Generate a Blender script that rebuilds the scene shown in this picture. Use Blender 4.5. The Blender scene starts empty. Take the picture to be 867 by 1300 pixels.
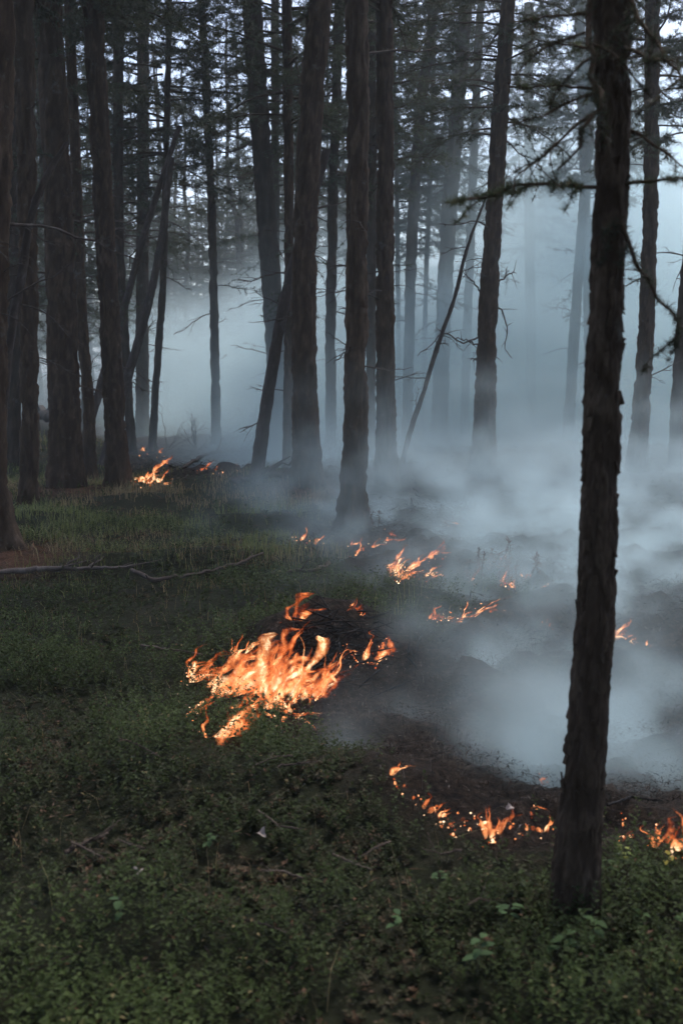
import bpy, math
import numpy as np

# ------------------------------------------------------------------ camera, sky, sun, exposure
SC = bpy.context.scene
COL = SC.collection
FPX, HORIZON, EYE = 1300.0, 470.0, 1.65          # focal length and horizon row measured on the 867 x 1300 photograph
PITCH = math.atan((650.0 - HORIZON) / FPX)

cam = bpy.data.objects.new('camera', bpy.data.cameras.new('camera'))
COL.objects.link(cam)
cam.location = (0, 0, EYE)
cam.rotation_euler = (math.pi / 2 - PITCH, 0, 0)
cam.data.sensor_fit = 'VERTICAL'
cam.data.sensor_height = 36
cam.data.lens = 36.0
cam.data.clip_start = 0.05
cam.data.clip_end = 2000
cam.data.dof.use_dof = True
cam.data.dof.focus_distance = 7.5
cam.data.dof.aperture_fstop = 3.5
SC.camera = cam

SUN_EL, SUN_AZ = math.radians(62), math.radians(20)      # azimuth from +Y (straight ahead) towards +X
world = bpy.data.worlds.new('World')
SC.world = world
world.use_nodes = True
wn = world.node_tree
bg = wn.nodes['Background']
sky = wn.nodes.new('ShaderNodeTexSky')
sky.sky_type = 'NISHITA'
sky.sun_disc = False
sky.sun_elevation = SUN_EL
sky.sun_rotation = SUN_AZ
sky.air_density = 0.85
sky.dust_density = 2.6
sky.ozone_density = 1.0
bg.inputs['Strength'].default_value = 0.15
wn.links.new(sky.outputs[0], bg.inputs['Color'])

sun = bpy.data.objects.new('sun', bpy.data.lights.new('sun', 'SUN'))
COL.objects.link(sun)
sun.data.energy = 1.5
sun.data.angle = math.radians(25)
sun.data.color = (1.0, 0.97, 0.93)
sun.rotation_euler = (math.pi / 2 - SUN_EL, 0, math.pi - SUN_AZ)

SC.view_settings.view_transform = 'Standard'
SC.view_settings.look = 'None'
SC.view_settings.gamma = 1.0
SC.view_settings.exposure = 0.95
SC.view_settings.use_curve_mapping = False

cy = SC.cycles
cy.use_denoising = True
cy.use_adaptive_sampling = True
cy.adaptive_threshold = 0.03
cy.max_bounces = 4
cy.diffuse_bounces = 2
cy.glossy_bounces = 1
cy.transmission_bounces = 2
cy.transparent_max_bounces = 24
cy.volume_bounces = 2
cy.volume_step_rate = 5.0
cy.volume_max_steps = 256
cy.sample_clamp_indirect = 2.0
cy.caustics_reflective = False
cy.caustics_refractive = False

# ------------------------------------------------------------------ numbers: noise, ground height, pixel -> place
def _hash(ix, iy, iz, seed):
    h = (ix.astype(np.int64) * 374761393 + iy.astype(np.int64) * 668265263 + iz.astype(np.int64) * 2147483647 + seed * 974634571) & 0xFFFFFFFF
    h = ((h ^ (h >> 13)) * 1274126177) & 0xFFFFFFFF
    h = ((h ^ (h >> 16)) * 2246822519) & 0xFFFFFFFF
    return ((h ^ (h >> 15)) & 0xFFFFFF) / float(0xFFFFFF)

def vn(x, y, z, seed=0):
    """smooth value noise in 0..1"""
    x, y, z = np.broadcast_arrays(np.asarray(x, float), np.asarray(y, float), np.asarray(z, float))
    ix, iy, iz = np.floor(x), np.floor(y), np.floor(z)
    fx, fy, fz = x - ix, y - iy, z - iz
    fx, fy, fz = fx * fx * (3 - 2 * fx), fy * fy * (3 - 2 * fy), fz * fz * (3 - 2 * fz)
    r = 0
    for a in (0, 1):
        for b in (0, 1):
            for c in (0, 1):
                w = (fx if a else 1 - fx) * (fy if b else 1 - fy) * (fz if c else 1 - fz)
                r = r + w * _hash(ix + a, iy + b, iz + c, seed)
    return r

def fbm(x, y, z, seed=0, octv=4, gain=0.5):
    r, a, t, k = 0, 1.0, 0, 1.0
    for i in range(octv):
        r = r + a * vn(np.asarray(x) * k + 17.3 * i, np.asarray(y) * k - 9.1 * i, np.asarray(z) * k + 5.7 * i, seed + i)
        t += a
        a *= gain
        k *= 2.03
    return r / t

def sstep(a, b, x):
    t = np.clip((np.asarray(x, float) - a) / (b - a), 0, 1)
    return t * t * (3 - 2 * t)

BUMPS = []                                            # (x, y, height, rx, ry)

def gh(x, y):
    x = np.asarray(x, float); y = np.asarray(y, float)
    d = np.hypot(x, y)
    h = (fbm(x * 0.35, y * 0.35, 0, 5, 3) - 0.5) * 0.30 * sstep(1.0, 5.0, d)
    h = h + (fbm(x * 1.7, y * 1.7, 0, 9, 2) - 0.5) * 0.07
    for bx, by, bh, rx, ry in BUMPS:
        h = h + bh * np.exp(-((x - bx) / rx) ** 2 - ((y - by) / ry) ** 2)
    return h

CP, SP = math.cos(PITCH), math.sin(PITCH)
def ray(px, py):
    a, b = (px - 433.5) / FPX, (650.0 - py) / FPX
    return np.array([a, CP + b * SP, -SP + b * CP])
CAMP = np.array([0.0, 0.0, EYE])
def at_depth(px, py, Y):
    r = ray(px, py)
    return CAMP + r * (Y / r[1])
def on_ground(px, py):
    """where the sight line of a photograph pixel meets the ground"""
    r = ray(px, py)
    t = np.concatenate([np.arange(1.5, 14, 0.02), np.arange(14, 120, 0.1)])
    P = CAMP + t[:, None] * r
    below = P[:, 2] < gh(P[:, 0], P[:, 1])
    i = int(np.argmax(below)) if below.any() else len(t) - 1
    p = P[i].copy()
    p[2] = float(gh(p[0], p[1]))
    return p
def pxd(d):
    """metres per photograph pixel at depth d"""
    return d / FPX

def bump_px(px, py, h, rx, ry):
    p = on_ground(px, py)
    BUMPS.append((p[0], p[1], h, rx, ry))

bump_px(120, 700, 0.16, 3.0, 2.6)        # grassy bank under the trees
bump_px(320, 625, 0.16, 2.6, 1.6)
bump_px(430, 815, 0.20, 0.42, 0.40)      # smouldering heap behind the big fire
bump_px(545, 1000, 0.13, 0.55, 0.28)     # crest of unburnt turf before the smoke
bump_px(640, 1035, 0.08, 0.40, 0.25)
bump_px(560, 905, 0.06, 0.40, 0.25)
bump_px(700, 900, -0.16, 1.3, 0.9)       # burnt hollow
bump_px(520, 770, 0.10, 0.7, 0.55)       # green island
bump_px(820, 960, 0.10, 0.5, 0.2)
for q in ((240, 612, .20, .9, .5), (345, 612, .16, .8, .5), (505, 606, .18, .7, .5), (560, 612, .12, .8, .5), (40, 665, .12, .7, .5), (180, 640, .12, .9, .5), (300, 665, .08, .7, .4), (95, 720, .08, .6, .35), (260, 715, .08, .7, .4)):
    bump_px(*q)
bump_px(150, 1010, 0.10, 0.9, 0.40)
bump_px(60, 1180, 0.06, 0.4, 0.25)

# ------------------------------------------------------------------ mesh helpers
class MB:
    """collects triangles and quads with one float attribute per vertex"""
    def __init__(s):
        s.v, s.f3, s.f4, s.a, s.n = [], [], [], [], 0
    def add(s, v, f3=None, f4=None, a=0.5):
        v = np.asarray(v, float).reshape(-1, 3)
        if f3 is not None and len(f3): s.f3.append(np.asarray(f3, np.int64).reshape(-1, 3) + s.n)
        if f4 is not None and len(f4): s.f4.append(np.asarray(f4, np.int64).reshape(-1, 4) + s.n)
        s.v.append(v)
        s.a.append(np.broadcast_to(np.asarray(a, float), (len(v),)))
        s.n += len(v)
    def tube(s, pts, rad, seg=5, a=0.5, cap=True):
        pts = np.asarray(pts, float); n = len(pts)
        rad = np.broadcast_to(np.asarray(rad, float), (n,))
        T = np.gradient(pts, axis=0)
        T /= np.linalg.norm(T, axis=1)[:, None] + 1e-9
        ref = np.array([0.31, 0.17, 0.94]) if abs(T[:, 2]).mean() < 0.75 else np.array([0.97, 0.2, 0.1])
        A = np.cross(T, ref); A /= np.linalg.norm(A, axis=1)[:, None] + 1e-9
        B = np.cross(T, A)
        th = np.arange(seg) * 2 * math.pi / seg
        ring = pts[:, None, :] + rad[:, None, None] * (A[:, None, :] * np.cos(th)[None, :, None] + B[:, None, :] * np.sin(th)[None, :, None])
        i = np.arange(n - 1)[:, None] * seg; j = np.arange(seg)[None, :]; k = (j + 1) % seg
        q = np.stack([i + j, i + k, i + seg + k, i + seg + j], -1).reshape(-1, 4)
        v = ring.reshape(-1, 3)
        f3 = []
        if cap:
            c0, c1 = n * seg, n * seg + 1
            v = np.vstack([v, pts[0], pts[-1]])
            f3 = [(c0, (t + 1) % seg, t) for t in range(seg)] + [(c1, (n - 1) * seg + t, (n - 1) * seg + (t + 1) % seg) for t in range(seg)]
        if np.ndim(a): a = np.concatenate([np.repeat(np.asarray(a), seg), [a[0], a[-1]] if cap else []])
        s.add(v, f3, q, a)
    def mesh(s, name, mat, smooth=True, attr='tint', extra=None):
        v = np.concatenate(s.v); me = bpy.data.meshes.new(name)
        f3 = np.concatenate(s.f3) if s.f3 else np.zeros((0, 3), np.int64)
        f4 = np.concatenate(s.f4) if s.f4 else np.zeros((0, 4), np.int64)
        me.vertices.add(len(v)); me.vertices.foreach_set('co', v.astype(np.float32).ravel())
        me.loops.add(f3.size + f4.size)
        me.loops.foreach_set('vertex_index', np.concatenate([f3.ravel(), f4.ravel()]).astype(np.int32))
        me.polygons.add(len(f3) + len(f4))
        st = np.concatenate([np.arange(len(f3)) * 3, f3.size + np.arange(len(f4)) * 4]).astype(np.int32)
        me.polygons.foreach_set('loop_start', st)
        me.polygons.foreach_set('use_smooth', np.full(len(st), smooth, bool))
        at = me.attributes.new(attr, 'FLOAT', 'POINT')
        at.data.foreach_set('value', np.concatenate(s.a).astype(np.float32))
        for nm, val in (extra or {}).items():
            e = me.attributes.new(nm, 'FLOAT', 'POINT')
            e.data.foreach_set('value', np.asarray(val, np.float32))
        me.update(calc_edges=True)
        me.validate()
        if mat: me.materials.append(mat)
        return me

def link(name, data, parent=None, loc=None, rot=None, scale=None):
    o = bpy.data.objects.new(name, data)
    COL.objects.link(o)
    if parent: o.parent = parent
    if loc is not None: o.location = [float(c) for c in loc]
    if rot is not None: o.rotation_euler = [float(c) for c in rot]
    if scale is not None: o.scale = scale if np.ndim(scale) else (scale,) * 3
    return o
def tag(o, label, cat=None, group=None, kind=None):
    o['label'] = label
    if cat: o['category'] = cat
    if group: o['group'] = group
    if kind: o['kind'] = kind
    return o
def thing(name, loc, label, cat, group=None):
    return tag(link(name, None, loc=loc), label, cat, group)

# ------------------------------------------------------------------ materials
def new_mat(name):
    m = bpy.data.materials.new(name); m.use_nodes = True
    nt = m.node_tree
    return m, nt, nt.nodes['Principled BSDF'], nt.nodes['Material Output']
def N(nt, kind, **kw):
    n = nt.nodes.new(kind)
    for k, v in kw.items():
        if k.startswith('i_'): n.inputs[int(k[2:]) if k[2:].isdigit() else k[2:]].default_value = v
        else: setattr(n, k, v)
    return n
def ramp(nt, stops, src):
    r = nt.nodes.new('ShaderNodeValToRGB')
    e = r.color_ramp.elements
    while len(e) < len(stops): e.new(0.5)
    for el, (p, c) in zip(e, stops):
        el.position = p; el.color = (*c, 1)
    nt.links.new(src, r.inputs[0])
    return r.outputs[0]
def noise_tex(nt, scale, detail=4, rough=0.6, coord=None, stretch=None):
    t = N(nt, 'ShaderNodeTexNoise', i_Scale=scale, i_Detail=detail, i_Roughness=rough)
    if coord is None:
        coord = N(nt, 'ShaderNodeTexCoord').outputs['Object']
    if stretch:
        mp = N(nt, 'ShaderNodeMapping', i_Scale=stretch)
        nt.links.new(coord, mp.inputs[0]); coord = mp.outputs[0]
    nt.links.new(coord, t.inputs['Vector'])
    return t.outputs['Fac']
def mixc(nt, fac, a, b, mode='MIX'):
    m = N(nt, 'ShaderNodeMix', data_type='RGBA', blend_type=mode)
    for sock, v in ((m.inputs[0], fac), (m.inputs[6], a), (m.inputs[7], b)):
        if hasattr(v, 'is_linked'): nt.links.new(v, sock)
        elif np.ndim(v): sock.default_value = (*v, 1)
        else: sock.default_value = v
    return m.outputs[2]
def attr(nt, name):
    return N(nt, 'ShaderNodeAttribute', attribute_name=name).outputs['Fac']
def bump(nt, p, h, dist, strength=1.0):
    b = N(nt, 'ShaderNodeBump', i_Strength=strength, i_Distance=dist)
    nt.links.new(h, b.inputs['Height']); nt.links.new(b.outputs[0], p.inputs['Normal'])

def bark_mat(name, dark, mid, pale):
    m, nt, p, out = new_mat(name)
    n1 = noise_tex(nt, 9, 6, 0.7, stretch=(1, 1, 0.35))
    c = ramp(nt, [(0.28, dark), (0.55, mid), (0.8, pale)], n1)
    c = mixc(nt, attr(nt, 'tint'), mixc(nt, 0.8, c, dark), c)
    n3 = noise_tex(nt, 16, 3, 0.6, stretch=(1, 1, 0.16))
    c = mixc(nt, ramp(nt, [(0.40, (0, 0, 0)), (0.62, (1, 1, 1))], n3), mixc(nt, 0.55, c, dark), c)
    n2 = noise_tex(nt, 5, 5, 0.75)
    fl = ramp(nt, [(0.60, (0, 0, 0)), (0.72, (1, 1, 1))], n2)
    c = mixc(nt, fl, c, mixc(nt, 0.5, c, (0.16, 0.155, 0.135)))
    nt.links.new(c, p.inputs['Base Color'])
    p.inputs['Roughness'].default_value = 0.9
    p.inputs['Specular IOR Level'].default_value = 0.15
    bump(nt, p, noise_tex(nt, 34, 5, 0.7, stretch=(1, 1, 0.4)), 0.012, 0.8)
    return m
M = {}
M['bark'] = bark_mat('bark', (0.042, 0.025, 0.015), (0.122, 0.077, 0.048), (0.225, 0.160, 0.115))
M['bark_near'] = bark_mat('scaly_bark', (0.040, 0.025, 0.016), (0.118, 0.080, 0.055), (0.250, 0.190, 0.145))
M['bark_far'] = bark_mat('bark_weathered', (0.044, 0.030, 0.020), (0.100, 0.068, 0.046), (0.17, 0.126, 0.095))
M['dead'] = bark_mat('dead_wood', (0.05, 0.036, 0.028), (0.115, 0.085, 0.07), (0.24, 0.20, 0.17))
M['grey_wood'] = bark_mat('weathered_branch', (0.08, 0.062, 0.052), (0.20, 0.155, 0.13), (0.34, 0.28, 0.24))
M['char_wood'] = bark_mat('charred_wood', (0.010, 0.009, 0.009), (0.024, 0.021, 0.020), (0.07, 0.065, 0.06))

def leaf_mat(name, stops, rough=0.55, trans=0.25, spec=0.3):
    m, nt, p, out = new_mat(name)
    c = ramp(nt, stops, attr(nt, 'tint'))
    oi = N(nt, 'ShaderNodeObjectInfo').outputs['Random']
    hs = N(nt, 'ShaderNodeHueSaturation')
    mr = N(nt, 'ShaderNodeMapRange', i_3=0.8, i_4=1.2)
    nt.links.new(oi, mr.inputs[0]); nt.links.new(mr.outputs[0], hs.inputs['Value'])
    nt.links.new(c, hs.inputs['Color'])
    nt.links.new(hs.outputs[0], p.inputs['Base Color'])
    p.inputs['Roughness'].default_value = rough
    p.inputs['Specular IOR Level'].default_value = spec
    if trans:
        tr = N(nt, 'ShaderNodeBsdfTranslucent')
        nt.links.new(hs.outputs[0], tr.inputs['Color'])
        mx = N(nt, 'ShaderNodeMixShader', i_0=trans)
        nt.links.new(p.outputs[0], mx.inputs[1]); nt.links.new(tr.outputs[0], mx.inputs[2])
        nt.links.new(mx.outputs[0], out.inputs['Surface'])
    return m
M['needles'] = leaf_mat('needles', [(0.0, (0.055, 0.042, 0.028)), (0.25, (0.048, 0.052, 0.030)), (0.7, (0.060, 0.074, 0.038)), (1.0, (0.095, 0.105, 0.050))], 0.6, 0.3)
M['cover'] = leaf_mat('lingonberry_leaf', [(0.0, (0.10, 0.055, 0.032)), (0.12, (0.060, 0.052, 0.030)), (0.25, (0.022, 0.029, 0.009)), (0.65, (0.042, 0.060, 0.017)), (0.92, (0.070, 0.094, 0.028)), (1.0, (0.17, 0.13, 0.06))], 0.6, 0.2, 0.12)
M['grass'] = leaf_mat('grass_blade', [(0.0, (0.30, 0.21, 0.11)), (0.3, (0.25, 0.20, 0.09)), (0.5, (0.15, 0.16, 0.055)), (1.0, (0.21, 0.23, 0.075))], 0.6, 0.3)
M['litter'] = leaf_mat('dry_litter', [(0.0, (0.05, 0.036, 0.028)), (0.4, (0.12, 0.07, 0.045)), (0.7, (0.20, 0.105, 0.06)), (1.0, (0.26, 0.20, 0.15))], 0.8, 0.0, 0.1)
M['char'] = leaf_mat('char', [(0.0, (0.008, 0.007, 0.007)), (0.45, (0.024, 0.018, 0.015)), (0.75, (0.075, 0.055, 0.043)), (1.0, (0.22, 0.19, 0.17))], 0.9, 0.0, 0.1)
M['seedling'] = leaf_mat('broad_leaf', [(0.0, (0.30, 0.24, 0.05)), (0.35, (0.20, 0.22, 0.06)), (0.55, (0.085, 0.13, 0.05)), (1.0, (0.060, 0.100, 0.045))], 0.8, 0.3, 0.08)
M['stem'] = leaf_mat('green_stem', [(0.0, (0.10, 0.06, 0.04)), (1.0, (0.07, 0.08, 0.04))], 0.7, 0.0)
M['pale_leaf'] = leaf_mat('pale_dry_leaf', [(0.0, (0.26, 0.20, 0.17)), (1.0, (0.36, 0.31, 0.28))], 0.7, 0.1)
M['rust'] = leaf_mat('rust_needles', [(0.0, (0.12, 0.05, 0.03)), (1.0, (0.17, 0.085, 0.05))], 0.8, 0.1, .1)

def ground_mat():
    m, nt, p, out = new_mat('forest_floor')
    geo = N(nt, 'ShaderNodeNewGeometry').outputs['Position']
    n1 = noise_tex(nt, 3.0, 8, 0.7, geo)
    n2 = noise_tex(nt, 26, 6, 0.75, geo)
    soil = ramp(nt, [(0.3, (0.024, 0.021, 0.013)), (0.5, (0.027, 0.032, 0.014)), (0.7, (0.046, 0.038, 0.023))], n1)
    soil = mixc(nt, n2, mixc(nt, 0.6, soil, (0.012, 0.012, 0.009)), soil)
    ash = ramp(nt, [(0.35, (0.009, 0.008, 0.008)), (0.55, (0.034, 0.024, 0.018)), (0.70, (0.085, 0.064, 0.050)), (0.85, (0.20, 0.185, 0.175))], n2)
    c = mixc(nt, attr(nt, 'burnt'), soil, ash)
    lit = ramp(nt, [(0.3, (0.055, 0.032, 0.022)), (0.7, (0.19, 0.095, 0.055))], n2)
    c = mixc(nt, attr(nt, 'litter'), c, lit)
    nt.links.new(c, p.inputs['Base Color'])
    p.inputs['Roughness'].default_value = 0.95
    p.inputs['Specular IOR Level'].default_value = 0.1
    bump(nt, p, n2, 0.05, 1.0)
    return m
M['ground'] = ground_mat()

def flame_mat():
    m, nt, p, out = new_mat('flame')
    nt.nodes.remove(p)
    u, v, heat = attr(nt, 'u'), attr(nt, 'v'), attr(nt, 'tint')
    co = N(nt, 'ShaderNodeTexCoord').outputs['Object']
    n1 = noise_tex(nt, 16, 5, 0.68, co, (1.0, 1.0, 0.7))
    def mth(op, a, b=0.0):
        n = N(nt, 'ShaderNodeMath', operation=op, use_clamp=(op == 'MULTIPLY_ADD'))
        for s, x in zip(n.inputs, (a, b)):
            if hasattr(x, 'is_linked'): nt.links.new(x, s)
            else: s.default_value = x
        return n.outputs[0]
    nn = N(nt, 'ShaderNodeMapRange', i_1=0.36, i_2=0.66); nt.links.new(n1, nn.inputs[0])
    wisp = nn.outputs[0]
    # temperature falls towards the tip and the rim of the tongue
    t = mth('SUBTRACT', mth('ADD', mth('SUBTRACT', heat, 0.14), mth('MULTIPLY', wisp, 0.75)), mth('ADD', mth('MULTIPLY', u, 0.55), mth('MULTIPLY', v, 0.30)))
    colr = ramp(nt, [(0.0, (0.55, 0.06, 0.012)), (0.25, (0.85, 0.15, 0.035)), (0.5, (0.95, 0.25, 0.075)), (0.74, (1.0, 0.40, 0.15)), (1.0, (1.0, 0.66, 0.38))], t)
    st = N(nt, 'ShaderNodeMapRange', i_1=0.0, i_2=1.0, i_3=0.22, i_4=1.35); nt.links.new(t, st.inputs[0])
    em = N(nt, 'ShaderNodeEmission'); nt.links.new(colr, em.inputs[0]); nt.links.new(st.outputs[0], em.inputs[1])
    edge = mth('SUBTRACT', 1.0, mth('POWER', v, 1.5))
    tipf = N(nt, 'ShaderNodeMapRange', i_1=1.0, i_2=0.55); nt.links.new(u, tipf.inputs[0])
    basef = N(nt, 'ShaderNodeMapRange', i_1=0.0, i_2=0.10); nt.links.new(u, basef.inputs[0])
    al = mth('MULTIPLY', mth('MULTIPLY', edge, mth('ADD', mth('MULTIPLY', wisp, 0.72), 0.10)), mth('MULTIPLY', mth('ADD', mth('MULTIPLY', tipf.outputs[0], 0.7), 0.3), basef.outputs[0]))
    tr = N(nt, 'ShaderNodeBsdfTransparent')
    mx = N(nt, 'ShaderNodeMixShader')
    nt.links.new(al, mx.inputs[0]); nt.links.new(tr.outputs[0], mx.inputs[1]); nt.links.new(em.outputs[0], mx.inputs[2])
    nt.links.new(mx.outputs[0], out.inputs['Surface'])
    return m
M['flame'] = flame_mat()
def ember_mat():
    m, nt, p, out = new_mat('ember')
    nt.nodes.remove(p)
    em = N(nt, 'ShaderNodeEmission')
    nt.links.new(ramp(nt, [(0, (0.8, 0.09, 0.02)), (0.6, (1.0, 0.33, 0.10)), (1, (1.0, 0.72, 0.45))], attr(nt, 'tint')), em.inputs[0])
    mr = N(nt, 'ShaderNodeMapRange', i_3=0.35, i_4=1.5); nt.links.new(attr(nt, 'tint'), mr.inputs[0])
    nt.links.new(mr.outputs[0], em.inputs[1])
    nt.links.new(em.outputs[0], out.inputs['Surface'])
    return m
M['ember'] = ember_mat()

# ------------------------------------------------------------------ what is burnt, where litter lies (plan view, metres)
def poly_px(pts):
    return np.array([on_ground(*p)[:2] for p in pts])
BURNT = poly_px([(252, 868), (262, 930), (330, 925), (430, 948), (480, 1000), (545, 1045), (620, 1075), (700, 1085), (780, 1075), (880, 1085), (1100, 1080)]) 
BURNT = np.vstack([BURNT, [(12, 6), (60, 20), (60, 120), (-40, 120), (-25, 40)],
                   poly_px([(60, 540), (150, 572), (215, 607), (300, 603), (380, 606), (425, 640), (372, 672), (380, 690), (440, 706), (490, 742), (600, 735), (655, 752), (600, 792), (545, 798), (500, 800), (475, 775), (420, 770), (370, 785), (345, 810), (300, 840)])])
def inside(poly, x, y):
    r = np.zeros(np.shape(x), bool)
    n = len(poly)
    for i in range(n):
        (x1, y1), (x2, y2) = poly[i], poly[(i + 1) % n]
        if y1 == y2: continue
        c = ((y1 > y) != (y2 > y)) & (x < (x2 - x1) * (y - y1) / (y2 - y1) + x1)
        r ^= c
    return r
def burnt(x, y):
    x = np.asarray(x, float); y = np.asarray(y, float)
    w = 0.05 + 0.012 * y
    r = 0
    for k in range(5):
        r = r + inside(BURNT, x + w * (vn(x * 3.1, y * 3.1, k, 40) - .5) * 5, y + w * (vn(x * 3.1, y * 3.1, k + 9.5, 41) - .5) * 5)
    return r / 5.0
LITTER = []                                             # (x, y, r)
def litter(x, y):
    r = 0
    for lx, ly, lr in LITTER:
        r = np.maximum(r, np.exp(-((x - lx) ** 2 + (y - ly) ** 2) / lr ** 2))
    return r
def dry(x, y):
    """browner, thinner cover"""
    return sstep(0.50, 0.66, fbm(np.asarray(x) * 0.9, np.asarray(y) * 0.9, 0, 77, 3)) * (.25 + .75 * sstep(5, 9, y))

# ------------------------------------------------------------------ trees of the photograph: centre line and width in photograph pixels, base first
TREES = [
 # label, [(x, y, width) ...], crown start height, litter radius, name
 ('slender rough-barked larch standing alone at the burning edge, flames licking its foot', [(729, 1160, 66), (733, 1080, 57), (739, 1000, 53), (746, 900, 50), (754, 800, 49), (760, 650, 46), (765, 500, 47), (771, 330, 40), (777, 200, 40), (776, 0, 41)], 3.6, 0.0),
 ('half-seen thick larch with a flared root and rusty litter, beside the pale fallen branch', [(2, 706, 66), (-4, 670, 46), (-9, 620, 38), (-8, 400, 34), (-4, 200, 34), (0, 0, 34)], 5.5, 0.5),
 ('straight larch between the flared root and the broadest trunk', [(37, 640, 23), (38, 560, 21), (36, 300, 22), (30, 0, 23)], 5.5, 0.0),
 ('greyish larch half hidden behind the straight one', [(16, 590, 19), (18, 400, 18), (16, 0, 16)], 5.0, 0.0),
 ('broadest larch of the grassy bank, rusty litter at its foot', [(84, 624, 46), (83, 560, 41), (79, 400, 38), (74, 250, 33), (62, 0, 30)], 6.0, 0.5),
 ('thin larch pressed close beside the broadest trunk', [(115, 610, 17), (113, 520, 15), (104, 400, 14), (98, 250, 13), (88, 0, 12)], 5.5, 0.0),
 ('dark larch with the small bank fire burning at its foot', [(152, 616, 32), (148, 560, 27), (139, 400, 25), (131, 250, 23), (118, 0, 23)], 6.0, 0.0),
 ('slim larch rising from behind the trunk with the small bank fire', [(168, 574, 13), (163, 500, 12), (152, 300, 12), (150, 150, 13), (152, 0, 13)], 4.5, 0.0),
 ('smoke-footed larch behind the small bank fire', [(181, 556, 18), (181, 400, 16), (182, 200, 15), (182, 0, 14)], 4.5, 0.0),
 ('young larch pole with a few green tufts low on its stem', [(193, 572, 11), (198, 490, 9), (206, 380, 9), (211, 200, 8), (215, 0, 7)], 5.0, 0.0),
 ('thin dark larch standing alone before the smoke beside the dead bush', [(275, 561, 13), (273, 450, 11), (270, 300, 10), (264, 150, 9), (256, 0, 8)], 6.0, 0.0),
 ('leaning larch whose foot fades into smoke behind the slanting pole', [(357, 578, 31), (354, 500, 28), (344, 350, 26), (332, 180, 25), (320, 0, 23)], 6.0, 0.0),
 ('stout reddish-footed larch beside the slanting pole', [(393, 622, 40), (389, 560, 35), (386, 430, 31), (387, 320, 30), (394, 150, 29), (406, 0, 28)], 6.5, 0.6),
 ('tall flared larch rising from the smouldering edge of the turf', [(445, 672, 46), (449, 620, 34), (452, 480, 29), (453, 300, 26), (454, 150, 26), (453, 0, 26)], 6.0, 0.0),
 ('dark larch standing on a low smoky hummock beside the flared one', [(491, 616, 32), (490, 540, 25), (489, 400, 23), (489, 250, 21), (488, 0, 19)], 6.0, 0.0),
 ('grey trunk in the gap behind the two dark straight larches', [(470, 580, 14), (471, 400, 13), (472, 200, 14), (470, 0, 14)], 5.0, 0.0),
 ('slim larch leaning over the dead slanting stick, foot lost in smoke', [(516, 560, 15), (519, 450, 13), (523, 300, 14), (536, 120, 13), (551, 0, 12)], 5.0, 0.0),
 ('larch fading to grey behind the dead slanting stick', [(557, 560, 22), (562, 420, 20), (570, 270, 20), (582, 120, 18), (592, 0, 15)], 5.0, 0.0),
 ('larch with a bare forked dead branch, foot veiled by thin smoke', [(613, 598, 38), (615, 540, 29), (619, 400, 24), (626, 280, 21), (634, 150, 20), (645, 0, 16)], 4.6, 0.0),
 ('faint larch that dissolves into the thickest smoke', [(674, 535, 14), (673, 400, 13), (671, 200, 12), (671, 0, 11)], 4.5, 0.0),
 ('crooked grey larch seen through the smoke, crossing another stem', [(720, 555, 14), (727, 450, 13), (736, 320, 12), (745, 200, 13), (752, 0, 12)], 5.0, 0.0),
 ('grey larch crossing behind the crooked one', [(748, 550, 14), (747, 420, 12), (745, 320, 12), (741, 180, 13), (735, 0, 11)], 5.0, 0.0),
 ('dark larch between the lone foreground trunk and the smoke', [(806, 598, 27), (810, 560, 23), (819, 430, 19), (824, 300, 18), (827, 150, 17), (828, 0, 17)], 4.4, 0.0),
 ('larch half out of view beyond the smoky clearing', [(858, 590, 20), (862, 480, 18), (872, 350, 17), (885, 200, 16), (900, 0, 15)], 4.8, 0.0),
 ('slender grey larch behind the forked dead branch', [(589, 550, 12), (592, 450, 11), (597, 300, 11), (604, 120, 10), (610, 0, 9)], 4.5, 0.0),
 ('grey larch in the gap between the reddish-footed and the flared larch', [(420, 575, 14), (420, 400, 13), (424, 200, 12), (431, 0, 11)], 4.5, 0.0),
 ('grey larch mostly hidden behind the stout reddish-footed one', [(366, 596, 17), (367, 480, 14), (367, 300, 12), (364, 0, 12)], 5.0, 0.0),
 ('thin straight larch deep behind the leaning one', [(350, 552, 10), (350, 300, 11), (349, 0, 10)], 4.5, 0.0),
 ('very thin stem beside the dark hummock larch', [(507, 545, 6), (505, 350, 6), (503, 200, 5), (500, 60, 4)], 4.5, 0.0),
 ('very thin stem leaning between the two smoke-veiled larches', [(537, 545, 6), (541, 350, 6), (547, 200, 6), (552, 0, 5)], 4.5, 0.0),
]
RNG = np.random.default_rng(11)

def tree_frame(pts):
    """world centre line and radii of a traced trunk, carried on above the picture"""
    x0, y0, w0 = pts[0]
    b = on_ground(x0, y0)
    Y = b[1]
    P, R = [], []
    for x, y, w in pts:
        p = at_depth(x, y, Y)
        P.append(p); R.append(0.455 * w * np.linalg.norm(p - CAMP) / FPX * CP)
    P, R = np.array(P), np.array(R)
    P[0, 2] = b[2] - 0.12
    return P, R, Y

def smooth_path(P, R, n):
    z = P[:, 2]
    t = np.linspace(z[0], z[-1], n)
    # piecewise cubic through the traced points, parametrised by height
    def herm(vals):
        m = np.gradient(vals, z)
        i = np.clip(np.searchsorted(z, t) - 1, 0, len(z) - 2)
        h = z[i + 1] - z[i]; s = (t - z[i]) / h
        return ((1 + 2 * s) * (1 - s) ** 2 * vals[i] + s * (1 - s) ** 2 * h * m[i] + s * s * (3 - 2 * s) * vals[i + 1] + s * s * (s - 1) * h * m[i + 1])
    return np.stack([herm(P[:, 0]), herm(P[:, 1]), t], 1), np.interp(t, z, R)

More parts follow.
